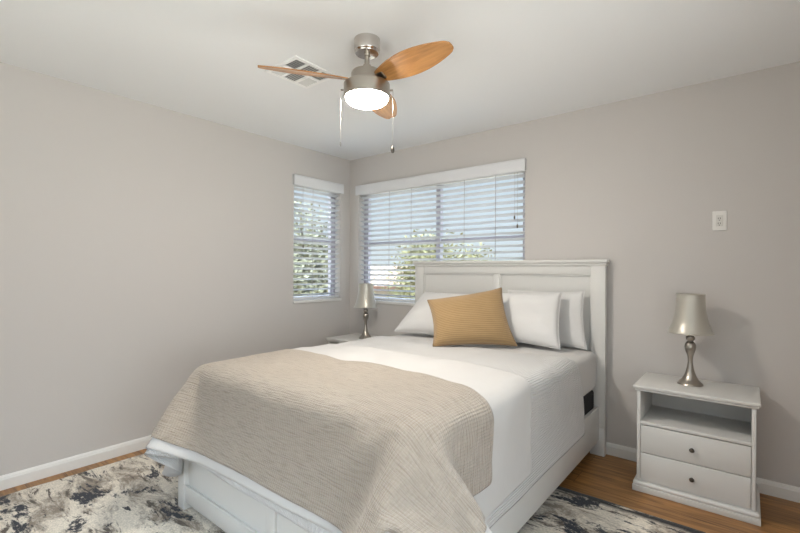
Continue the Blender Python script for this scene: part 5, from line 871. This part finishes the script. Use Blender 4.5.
-2,-3,-7,2,-1,1,-3,-4,3,6,12,2,-4,4,0,-3,4,4,1,1,3,0,-1,2,0,-1,0,0,0,0,0,0,0,0,0,0,0,0,0,0,0,1,-1,1,-1,0,0,1,0,-1,0,-3,0,2,0,-1,-3,-1,-1,-3,
-1,-5,-2,-2,-2,0,-3,-5,-11,10,5,3,5,10,3,-7,4,0,-1,4,3,2,3,-1,1,0,0,0,0,0,-1,1,-1,0,1,-1,0,0,0,0,1,-1,0,0,0,0,1,0,0,-1,0,0,0,0,-3,1,1,0,-1,-10,
7,-6,-1,-6,0,3,-3,-4,4,-17,1,-11,-2,10,4,3,7,4,-8,7,-2,2,3,4,1,0,0,-1,1,0,0,0,1,0,0,0,-1,1,0,-1,0,1,-1,0,1,-1,1,-1,0,0,0,-1,0,0,0,0,1,-4,-6,6,
1,-2,-4,-3,2,-8,1,2,-3,4,-17,1,3,-2,4,-2,4,5,5,5,6,-11,5,3,2,6,-3,-1,0,2,0,1,1,0,-1,-1,1,-1,0,-1,0,0,0,-1,0,0,0,0,0,1,0,0,0,1,0,-1,0,-1,0,-1,
2,-10,9,0,-5,-4,-1,-7,11,-10,8,-16,3,2,-1,-3,-9,-2,3,3,4,8,7,9,-5,-2,-1,-3,4,3,2,0,0,0,-1,0,1,1,-1,1,0,0,0,0,0,0,0,1,-1,1,-1,0,-1,0,-1,0,-1,1,-1,0,
0,2,2,3,-11,13,-6,-3,-7,9,-9,9,-14,4,2,-1,0,-1,-13,2,-1,1,1,1,7,5,1,4,2,0,1,1,0,1,0,0,0,1,-1,-1,0,-2,0,0,-1,0,0,-1,0,-2,1,-1,1,1,1,-2,-1,-2,0,-1,
-1,0,1,2,3,6,5,-9,4,2,4,-8,8,-9,6,-2,-2,0,-1,2,-10,1,2,1,3,2,-7,6,4,-2,0,6,-1,0,0,-1,1,1,1,-1,0,-1,-1,1,0,0,3,1,1,1,0,1,0,0,0,-1,0,0,0,0,
0,0,-1,0,0,-3,-4,0,2,1,-2,9,0,5,-3,4,-4,2,-1,-1,-1,-13,-6,2,0,2,0,0,3,0,-1,2,-1,0,1,-1,0,0,0,1,0,0,-1,1,1,-1,-1,0,0,0,0,1,0,0,0,0,0,0,-1,-1,
0,0,0,0,1,-1,0,3,5,-1,-3,0,0,-2,7,2,-3,-11,3,-4,0,-2,-2,7,-2,-1,2,-1,0,0,3,-6,5,2,1,0,-1,1,1,0,-1,0,0,-1,0,0,0,1,0,-1,-1,0,0,0,0,0,0,0,0,-1,
0,0,0,1,0,0,0,1,0,0,0,-1,0,0,3,-5,1,3,-8,5,-10,9,-1,-1,-1,-3,-2,1,-1,1,1,0,-1,2,0,-1,3,0,0,-1,0,0,0,0,0,0,0,0,0,0,0,0,-1,0,-1,0,0,0,-1,1,
-1,0,-1,1,1,1,0,0,1,1,-1,0,-1,0,0,0,0,-3,5,-3,1,-6,5,-12,1,0,-1,2,-1,0,1,0,-1,-1,0,4,-2,0,2,-1,-1,1,-1,0,0,0,0,1,0,-1,1,1,0,-1,-1,0,0,-1,0,0,
0,-1,1,-1,1,1,0,0,1,1,0,0,0,-1,0,0,0,0,0,-1,2,-5,-4,4,-3,2,-6,-1,0,-1,0,0,0,0,-1,1,1,-2,1,1,-2,0,0,0,0,0,1,-1,1,0,0,1,0,0,0,1,0,-1,0,0,
-1,0,0,0,-1,1,0,0,1,0,0,-1,1,-1,0,0,0,0,1,1,0,-1,0,-3,0,-2,1,-2,1,-3,-2,-2,-1,1,0,0,0,0,0,0,0,0,-1,0,1,0,0,1,-1,0,0,1,2,0,0,-2,0,1,0,-1,
0,0,1,0,-1,1,0,0,-1,0,0,0,0,1,-1,1,-1,-1,-1,1,0,1,0,0,-2,-5,6,-3,-1,0,1,0,-1,-1,0,0,0,0,0,1,-1,0,0,1,-3,1,1,0,1,-1,1,0,-1,1,1,1,-1,0,0,0,
0,0,-1,0,1,0,1,-1,0,0,1,0,-1,0,1,0,0,-1,0,-1,-1,0,0,0,1,-2,-1,4,-5,3,0,-1,-3,1,0,0,0,-1,1,0,0,0,0,1,-1,-1,0,0,0,1,0,1,0,0,0,0,0,0,0,0,
0,0,0,0,1,0,1,0,-1,-1,0,1,0,0,0,0,-1,0,0,1,0,0,-1,-1,0,0,-1,2,-3,1,0,0,-1,0,1,-1,-1,0,-1,1,-1,1,1,-1,1,-1,0,0,-1,1,0,1,1,0,0,0,-1,-1,-1,0,
0,1,1,-1,1,1,-1,1,-1,0,0,0,0,-1,0,0,0,0,1,0,-1,0,1,1,0,-2,0,0,0,0,-1,1,0,-2,0,1,-1,0,0,-1,0,0,0,-1,1,0,0,0,-1,1,0,1,1,0,0,0,0,-1,1,-1,
-1,-1,0,1,0,1,-1,0,1,-1,0,0,1,0,0,1,-1,0,0,-1,-1,0,0,0,1,0,1,0,-1,-1,1,0,-1,0,1,-1,0,-1,1,-1,0,0,-1,0,0,1,-1,0,1,-1,1,0,1,1,0,0,0,0,-1,0,
-1,0,-1,0,1,1,0,-1,0,1,0,-1,-1,1,1,1,0,-1,0,-1,0,0,0,-1,1,-1,0,1,1,0,-1,0,0,0,-1,0,0,0,0,0,-1,1,-1,0,-1,0,1,-1,1,0,-1,1,-1,0,4,-1,0,-1,0,-1,
0,0,0,0,0,0,0,-1,0,0,1,-1,1,1,0,0,-1,0,1,-1,1,0,-1,1,-1,0,0,0,-1,0,0,1,1,0,-1,0,0,-1,0,0,0,-1,0,0,0,0,-1,0,0,0,0,0,1,0,0,-2,5,0,-1,-1,
-1,0,1,0,0,-1,1,-1,-1,0,0,0,0,1,0,1,1,-2,0,0,-1,1,-1,1,1,0,0,0,-1,1,0,-1,-1,0,1,0,0,0,0,-1,0,0,-1,1,0,-1,0,0])
CLOTH_STEP = {'coverlet': 0.042, 'sheet': 0.042, 'blanket': 0.034}

cloth('coverlet', 'coverlet', M_coverlet, 'white finely ribbed bedspread hanging over both sides of the bed')
cloth('top_sheet', 'sheet', M_topsheet, 'smooth white sheet between the beige blanket and the ribbed bedspread', 0.006)
cloth('blanket', 'blanket', M_blanket, 'beige crinkled gauze blanket across the foot of the bed')

# ---------------------------------------------------------------- pillows
def pillow(name, m, BL, BR, TR, TL, thick, label, cat, group=None, pinch=.06, seed=1, uvs=True, sag=0.0):
    BL, BR, TR, TL = map(Vector, (BL, BR, TR, TL))
    ctr = (BL + BR + TR + TL) / 4
    nrm = (BR - BL).cross(TL - BL).normalized()
    N = 40; bm = bmesh.new(); uvl = bm.loops.layers.uv.new('UVMap')
    W = (BR - BL).length; Hh = (TL - BL).length
    grid = {}
    rim = []
    for side in (1, -1):
        for j in range(N + 1):
            for i in range(N + 1):
                u = -1 + 2 * i / N; v = -1 + 2 * j / N
                edge = i in (0, N) or j in (0, N)
                if edge and side == -1: grid[side, i, j] = grid[1, i, j]; continue
                uu = u * (1 - pinch * (1 - abs(u) ** 1.5 * 1) * 0 - pinch * (1 - v * v) * abs(u) ** 3)
                vv = v * (1 - pinch * (1 - u * u) * abs(v) ** 3)
                a, b = (uu + 1) / 2, (vv + 1) / 2
                p = BL * (1 - a) * (1 - b) + BR * a * (1 - b) + TR * a * b + TL * (1 - a) * b
                prof = max(0, (1 - abs(u) ** 2.6) * (1 - abs(v) ** 2.6)) ** 0.55
                wr = 0
                rr = max(abs(u), abs(v))
                if not edge:
                    wr = .10 * noise.noise(Vector((u * 1.6, v * 1.6, seed * 5.1 + side))) + .05 * noise.noise(Vector((u * 5, v * 4, seed * 3.3 + side * 2))) * rr
                h = thick / 2 * prof * (1 + wr * 1.6) + (0.004 if not edge else 0)
                low = sag * (1 - b) * prof
                grid[side, i, j] = bm.verts.new(p + nrm * h * side * (1 + low))
    for side in (1, -1):
        for j in range(N):
            for i in range(N):
                q = [grid[side, i, j], grid[side, i + 1, j], grid[side, i + 1, j + 1], grid[side, i, j + 1]]
                uvq = [(i / N * W, j / N * Hh), ((i + 1) / N * W, j / N * Hh), ((i + 1) / N * W, (j + 1) / N * Hh), (i / N * W, (j + 1) / N * Hh)]
                if side == -1: q.reverse(); uvq.reverse()
                f = bm.faces.new(q)
                for lp, t in zip(f.loops, uvq): lp[uvl].uv = t
    loop = [grid[1, i, 0].co.copy() for i in range(N)] + [grid[1, N, j].co.copy() for j in range(N)] + \
           [grid[1, i, N].co.copy() for i in range(N, 0, -1)] + [grid[1, 0, j].co.copy() for j in range(N, 0, -1)]
    o = obj(name, bm, m)
    for p in o.data.polygons: p.use_smooth = True
    o.data.set_sharp_from_angle(angle=math.radians(120))
    tag(o, label, cat, group)
    t = obj('piping', add_tube(bmesh.new(), loop, 0.0032, 6, closed=True), m, o)
    return o
pillow('pillow', M_pillow, (1.845, -.160, .752), (2.468, -.185, .742), (2.43, -.115, 1.130), (1.86, -.115, 1.125), .07,
       'white bed pillow standing against the headboard, behind the right-hand pillow', 'pillow', 'white bed pillows', seed=2)
pillow('pillow', M_pillow, (1.72, -.375, .765), (2.358, -.385, .758), (2.315, -.225, 1.122), (1.745, -.215, 1.10), .15,
       'white bed pillow leaning to the right of the ochre cushion', 'pillow', 'white bed pillows', seed=5)
pillow('pillow', M_pillow, (1.035, -.50, .765), (1.665, -.47, .768), (1.66, -.19, 1.075), (1.13, -.20, 1.080), .17,
       'white bed pillow leaning to the left of the ochre cushion', 'pillow', 'white bed pillows', seed=9)
pillow('cushion', M_ochre, (1.678, -.868, .762), (2.105, -.488, .763), (1.958, -.425, 1.150), (1.542, -.742, 1.058), .17,
       'square ochre ribbed cushion propped against the white pillows', 'cushion', pinch=.09, seed=4)

# ---------------------------------------------------------------- nightstands
def nightstand(loc, label):
    """w .54, d .40, h .61; local x centred, front at -y"""
    root = thing('nightstand', label, 'nightstand', loc, 0, 'white nightstands')
    w, d, h = .272, .20, .61
    bm = bmesh.new()
    add_box(bm, -w - .014, w + .014, -d - .016, d, h - .018, h, .004, 3)
    add_box(bm, -w - .006, w + .006, -d - .008, d, h - .032, h - .018, .004, 3)
    obj('table_top', bm, M_white, root)
    for s in (-1, 1):
        xa, xb = (-w + .004, -w + .022) if s < 0 else (w - .022, w - .004)
        obj('side_panel', box(xa, xb, -d, d - .004, .06, h - .032, .0015), M_white, root)
    obj('back_panel', box(-w + .022, w - .022, d - .014, d - .006, .06, h - .032), M_white, root)
    obj('shelf', box(-w + .022, w - .022, -d + .002, d - .014, .385, .403, .0015), M_white, root)
    obj('base_panel', box(-w + .022, w - .022, -d + .006, d - .014, .058, .07), M_white, root)
    bm = bmesh.new()
    add_box(bm, -w - .016, w + .016, -d - .020, d, 0, .034, .003)
    add_box(bm, -w - .014, w + .014, -d - .018, d, .032, .056, .011, 4)
    obj('plinth', bm, M_white, root)
    for za, zb in ((.066, .221), (.225, .380)):
        dr = obj('drawer', box(-w + .024, w - .024, -d + .001, -d + .020, za, zb, .002), M_white, root)
        b = box(-w + .030, w - .030, -d + .020, d - .03, za + .01, zb - .03)
        bmesh.ops.delete(b, geom=[f for f in b.faces if f.normal.z > .9], context='FACES')
        obj('drawer_box', b, M_white, dr)
        k = lathe([(.0, 0), (.006, 0), (.005, .008), (.005, .011), (.011, .015), (.0125, .020), (.010, .025), (0, .027)], 20)
        k.transform(Matrix.Translation((0.0, -d + .001, (za + zb) / 2)) @ Matrix.Rotation(PI / 2, 4, 'X'))
        obj('knob', k, M_knob, dr, label='dark pewter knob')
    return root
nightstand((3.082, -.222, 0), 'white two-drawer nightstand with open shelf right of the bed')
nightstand((.405, -.222, 0), 'white nightstand in the corner left of the bed, mostly hidden')

# ---------------------------------------------------------------- table lamps
def lamp(loc, label, shade_label=None):
    root = thing('table_lamp', label, 'lamp', loc, 0, 'matching table lamps')
    base = catmull([(.064, .004), (.060, .010), (.042, .030), (.026, .062), (.0155, .105), (.0125, .140), (.016, .170), (.025, .198), (.0285, .220), (.024, .240), (.0135, .252)], 5)
    obj('lamp_base', lathe([(0, 0), (.062, 0), (.065, .002)] + base + [(.013, .255), (.019, .259), (.0235, .268), (.022, .278), (.012, .286), (.010, .290), (.010, .302), (0, .302)], 48), M_nickel, root)
    obj('lamp_socket', lathe([(0, .300), (.014, .300), (.016, .305), (.016, .345), (.012, .350), (0, .350)], 24), M_chrome, root)
    prof = catmull([(.114, .302), (.105, .320), (.090, .365), (.079, .425), (.0735, .485), (.0725, .528)], 5)
    inner = [(r - .003, z) for r, z in prof[::-1]]
    sh = obj('lamp_shade', lathe(prof + inner + [prof[0]], 48), M_shade, root)
    bm = bmesh.new()
    add_tube(bm, [(prof[0][0] * math.cos(t * PI / 24), prof[0][0] * math.sin(t * PI / 24), prof[0][1]) for t in range(48)], .0028, 6, True)
    obj('shade_trim', bm, M_shade, sh); bm = bmesh.new()
    add_tube(bm, [(prof[-1][0] * math.cos(t * PI / 24), prof[-1][0] * math.sin(t * PI / 24), prof[-1][1]) for t in range(48)], .0028, 6, True)
    obj('shade_trim', bm, M_shade, sh)
    bm = bmesh.new()
    for a in range(3): add_tube(bm, [(.008 * math.cos(a * 2.094), .008 * math.sin(a * 2.094), .512), (.071 * math.cos(a * 2.094), .071 * math.sin(a * 2.094), .522)], .0015, 6)
    add_tube(bm, [(0, 0, .345), (.03, 0, .40), (.03, 0, .47), (0, 0, .512)], .0015, 6)
    obj('shade_fitter', bm, M_chrome, sh)
    return root
lamp((3.052, -.205, .61), 'brushed nickel table lamp with bell shade on the right-hand nightstand')
lamp((.440, -.215, .61), 'table lamp with pale bell shade in the room corner by the windows')

# ---------------------------------------------------------------- ceiling fan
def fan():
    C = (1.80, -1.65)
    root = thing('ceiling_fan', 'brushed nickel ceiling fan with three wooden blades and lit round glass', 'ceiling fan', (C[0], C[1], H))
    z = lambda v: v - H
    obj('canopy', lathe([(0, 0), (.066, 0), (.066, -.058), (.063, -.064), (.060, -.066), (.058, -.072), (0.02, -.074), (0, -.074)], 48), M_chrome, root)
    obj('downrod', lathe([(0, -.07), (.0165, -.07), (.0165, -.085), (.013, -.087), (.013, -.128), (.020, -.130), (.020, -.150), (.030, -.154), (.030, -.163), (0, -.163)], 32), M_nickel, root)
    obj('motor_housing', lathe([(0, -.155), (.045, -.158), (.075, -.166), (.080, -.174), (.080, -.224), (.10, -.232), (0, -.234)], 48), M_nickel, root)
    obj('light_ring', lathe([(0, -.226), (.112, -.226), (.1175, -.231), (.1175, -.290), (.115, -.298), (.108, -.298), (.108, -.285), (0, -.285)], 64), M_nickel, root)
    g = [(.107, -.288)] + [(.107 * math.cos(t * PI / 20) ** 0.7, -.300 - .034 * math.sin(t * PI / 20)) for t in range(10)] + [(0, -.334)]
    obj('light_bowl', lathe(g, 48), M_glow, root, label='lit opal glass bowl')
    for ang in (-4, 116, -124):
        th = math.radians(ang)
        bm = bmesh.new(); n = 28; rows = []
        for i in range(n + 1):
            s = i / n; u = .085 + .443 * s
            wid = .146 * (math.sin(PI * (s * .76 + .13)) ** 0.9)
            if s > .94: wid *= math.sqrt(max(0, 1 - ((s - .94) / .062) ** 2)) * .45 + .55
            pit = -math.radians(19 - 3 * s)
            row = []
            for k in range(9):
                c = (k / 8 - .5) * wid
                row.append((u, c * math.cos(pit), c * math.sin(pit) - .006 * (1 - (2 * k / 8 - 1) ** 2) * .5))
            rows.append(row)
        for dz in (0, -.006):
            pass
        top = [[bm.verts.new((p[0], p[1], p[2] + .003)) for p in r] for r in rows]
        bot = [[bm.verts.new((p[0], p[1], p[2] - .003)) for p in r] for r in rows]
        for i in range(n):
            for k in range(8):
                bm.faces.new((top[i][k], top[i][k + 1], top[i + 1][k + 1], top[i + 1][k]))
                bm.faces.new((bot[i][k], bot[i + 1][k], bot[i + 1][k + 1], bot[i][k + 1]))
            bm.faces.new((top[i][0], top[i + 1][0], bot[i + 1][0], bot[i][0])); bm.faces.new((top[i][8], bot[i][8], bot[i + 1][8], top[i + 1][8]))
        for k in range(8):
            bm.faces.new((top[0][k], bot[0][k], bot[0][k + 1], top[0][k + 1])); bm.faces.new((top[n][k], top[n][k + 1], bot[n][k + 1], bot[n][k]))
        b = obj('fan_blade', bm, M_blade, root, loc=(0, 0, -.212)); b.rotation_euler = (PI, 0, th)
        b.scale = (1, 1, 1)
        br = bmesh.new(); add_box(br, .06, .125, -.022, .022, -.004, .004, .003); br.transform(Matrix.Rotation(math.radians(-24), 4, 'X'))
        bb = obj('blade_bracket', br, M_nickel, b)
    rv = Vector((.7777, .6287, 0))
    for s, ln, fm in ((-1, .265, M_chrome), (1, .285, M_knob)):
        p = rv * (.1175 * s); q = rv * (.133 * s)
        bm = bmesh.new(); add_tube(bm, [(p.x, p.y, -.256), (q.x, q.y, -.256)], .0045, 10); 
        add_tube(bm, [(q.x, q.y, -.256), (q.x, q.y, -.256 - ln)], .0007, 6)
        k = 0
        while k * .006 < ln:
            bmesh.ops.create_icosphere(bm, subdivisions=1, radius=.0010, matrix=Matrix.Translation((q.x, q.y, -.258 - k * .006))); k += 1
        ch = obj('pull_chain', bm, M_nickel, root)
        if s > 0: obj('chain_fob', lathe([(0, 0), (.005, -.002), (.009, -.014), (.010, -.024), (.007, -.033), (0, -.036)], 16, (q.x, q.y, -.255 - ln)), fm, ch, label='dark chain fob')
        else: obj('chain_fob', lathe([(0, 0), (.003, -.002), (.004, -.012), (.003, -.022), (0, -.024)], 12, (q.x, q.y, -.255 - ln)), fm, ch)
fan()

# ---------------------------------------------------------------- ceiling vent
def vent():
    x0, x1, y0, y1 = 1.098, 1.386, -1.778, -1.472
    cx, cy = (x0 + x1) / 2, (y0 + y1) / 2
    root = thing('ceiling_vent', 'white metal air vent on the ceiling beside the fan', 'vent', (cx, cy, H))
    a, b, f = (x1 - x0) / 2, (y1 - y0) / 2, .022
    bm = bmesh.new()
    add_box(bm, -a + f, a - f, -b, -b + f, -.008, -.0005); add_box(bm, -a + f, a - f, b - f, b, -.008, -.0005)
    add_box(bm, -a, -a + f, -b, b, -.008, -.0005); add_box(bm, a - f, a, -b, b, -.008, -.0005)
    add_box(bm, -.008, .008, -b + f, b - f, -.0079, -.0005)
    for y in (-.052, .052): add_box(bm, -a + f, a - f, y - .007, y + .007, -.0078, -.0005)
    obj('vent_frame', bm, M_vent, root)
    obj('vent_duct', box(-a + .01, a - .01, -b + .01, b - .01, -.0012, -.0004), mat('vent_duct', srgb(150, 150, 150), .8), root, smooth=False)
    bm = bmesh.new()
    for xi, (xa, xb) in enumerate(((-a + f, -.008), (.008, a - f))):
        for yi, (ya, yb) in enumerate(((-b + f, -.059), (-.045, .045), (.059, b - f))):
            n = 6
            for k in range(n):
                if yi == 1:
                    y = ya + (k + .5) * (yb - ya) / n
                    add_box(bm, xa, xb, -.007, .007, -.0006, .0006, M=Matrix.Translation((0, y, -.0042)) @ Matrix.Rotation(math.radians(25), 4, 'X'))
                else:
                    x = xa + (k + .5) * (xb - xa) / n
                    add_box(bm, -.007, .007, ya, yb, -.0006, .0006, M=Matrix.Translation((x, 0, -.0042)) @ Matrix.Rotation(math.radians(30 if xi else -30), 4, 'Y'))
    obj('vent_louvers', bm, M_louver, root)
vent()

# ---------------------------------------------------------------- wall plate
def wall_plate():
    root = thing('wall_plate', 'small white switch plate on the right part of the back wall', 'wall plate', (3.178, 0, 1.580))
    obj('plate', box(-.0355, .0355, -.006, -.0003, -.0585, .0585, .002, 3), M_plate, root)
    bm = bmesh.new()
    add_box(bm, -.0175, .0175, -.0085, -.004, -.034, .034, .0015)
    obj('rocker', bm, mat('rocker_plastic', srgb(218, 215, 209), .35), root)
    bm = bmesh.new()
    for z in (.014, -.016):
        for x in (-.006, .004): add_box(bm, x - .0012, x + .0012, -.0092, -.0080, z - .005, z + .005)
        add_box(bm, -.003, .002, -.0092, -.0080, z - .013, z - .009, .0008)
    obj('socket_slots', bm, M_dark, root)
    for z in (.048, -.048):
        k = lathe([(0, 0), (.003, 0), (.0028, .0012), (0, .0015)], 12); k.transform(Matrix.Translation((0, -.006, z)) @ Matrix.Rotation(PI / 2, 4, 'X'))
        obj('screw', k, M_plate, root)
wall_plate()

# ---------------------------------------------------------------- outdoors, seen between the slats (an upper-floor room)
GZ = -3.0
bm = bmesh.new(); add_box(bm, -60, 30, -30, 70, GZ - .3, GZ)
struct('ground', bm, mat('dry_ground', srgb(176, 160, 138), .95, vary=.15, scale=1.2))

def leaf_mat(name, c):
    return mat(name, c, .7, vary=.15, scale=3.0, detail=5)
M_leafA = leaf_mat('olive_leaf', srgb(148, 142, 100)); M_leafB = leaf_mat('grey_green_leaf', srgb(140, 136, 108)); M_leafC = leaf_mat('yellow_green_leaf', srgb(160, 154, 104))
def tree(x, y, top, rad, m, label, seed, squash=.8, n=14000):
    rnd = random.Random(seed)
    root = thing('tree', label, 'tree', (x, y, GZ), 0, 'trees outside the windows')
    h = top - GZ
    cz = h - rad * squash
    bm = bmesh.new()
    add_tube(bm, [(0, 0, -.1), (.05, .03, h * .3), (-.04, .05, h * .55), (0, 0, cz + rad * .2)], [.16, .13, .1, .05], 10)
    for k in range(7):
        a = k * 2.4; zz = h * .42 + .12 * k
        add_tube(bm, [(0, 0, zz), (rad * .35 * math.cos(a), rad * .35 * math.sin(a), zz + .5), (rad * .7 * math.cos(a), rad * .7 * math.sin(a), cz + rad * .3 * math.sin(k))], [.06, .04, .015], 6)
    obj('trunk', bm, M_bark, root)
    cl = []
    for k in range(26):
        d = Vector((rnd.gauss(0, 1), rnd.gauss(0, 1), rnd.gauss(0, 1))).normalized() * rad * (.35 + .42 * rnd.random())
        cl.append((Vector((d.x, d.y, cz + d.z * squash)), rad * (.40 + .18 * rnd.random())))
    me = bpy.data.meshes.new('foliage'); vs = []; fs = []
    for k in range(n):
        c, r = rnd.choice(cl)
        d = Vector((rnd.gauss(0, 1), rnd.gauss(0, 1), rnd.gauss(0, 1))).normalized()
        p = c + d * r * (.25 + .75 * rnd.random() ** .6)
        a = Vector((rnd.gauss(0, 1), rnd.gauss(0, 1), rnd.gauss(0, .6))).normalized(); b = a.cross(d + Vector((0, 0, .3))).normalized()
        s = .032 + .026 * rnd.random()
        i = len(vs); vs += [p - a * s * 1.8, p + b * s * .7, p + a * s * 1.8, p - b * s * .7]; fs.append((i, i + 1, i + 2, i + 3))
    me.from_pydata([v[:] for v in vs], [], fs)
    obj('foliage', me, m, root, smooth=False)
tree(-3.9, 7.9, 2.45, 1.75, M_leafA, 'olive-green round tree seen through the middle of the wide window', 3)
tree(-6.6, 4.6, 2.95, 1.9, M_leafB, 'grey-green tree seen through the narrow left window', 8, squash=1.3, n=17000)
tree(-.6, 13.5, 1.25, 1.5, M_leafC, 'low yellow-green tree seen at the right end of the wide window', 12, n=9000)

def house():
    root = thing('neighbour_house', 'pale stucco house with tiled roof seen low through the wide window', 'house', (-11.2, 13.4, GZ), math.radians(24))
    stucco = mat('pale_stucco', srgb(176, 166, 154), .9, bump=.2, scale=30)
    tile = mat('clay_roof_tile', srgb(168, 142, 126), .85, vary=.2, scale=8)
    w, d, e, r = 3.6, 3.0, 3.65, 4.5
    obj('walls', box(-w, w, -d, d, 0, e), stucco, root, smooth=False)
    bm = bmesh.new()
    A = [bm.verts.new(p) for p in ((-w - .4, -d - .4, e - .1), (w + .4, -d - .4, e - .1), (w + .4, d + .4, e - .1), (-w - .4, d + .4, e - .1), (-w * .45, 0, r), (w * .45, 0, r))]
    for f in ((0, 1, 5, 4), (1, 2, 5), (2, 3, 4, 5), (3, 0, 4), (3, 2, 1, 0)): bm.faces.new([A[k] for k in f])
    for k in range(26):
        t = -w - .3 + (2 * w + .6) * k / 25; top_ = min(1, (w + .4 - abs(t)) / (w * .55 + .4))
        add_tube(bm, [(t, -d - .4, e - .09), (t, -d - .4 + (d + .4) * top_, e - .09 + (r - e + .1) * top_)], .06, 6)
    obj('roof', bm, tile, root, smooth=False)
    obj('fascia', box(-w - .42, w + .42, -d - .44, -d - .38, e - .26, e - .06), mat('brown_fascia', srgb(120, 84, 68), .7), root, smooth=False)
    for x in (-1.9, 1.6): obj('window', box(x - .6, x + .6, -d - .03, -d + .02, 1.0, 2.2), mat('house_window', srgb(92, 100, 108), .2), root, smooth=False)
house()
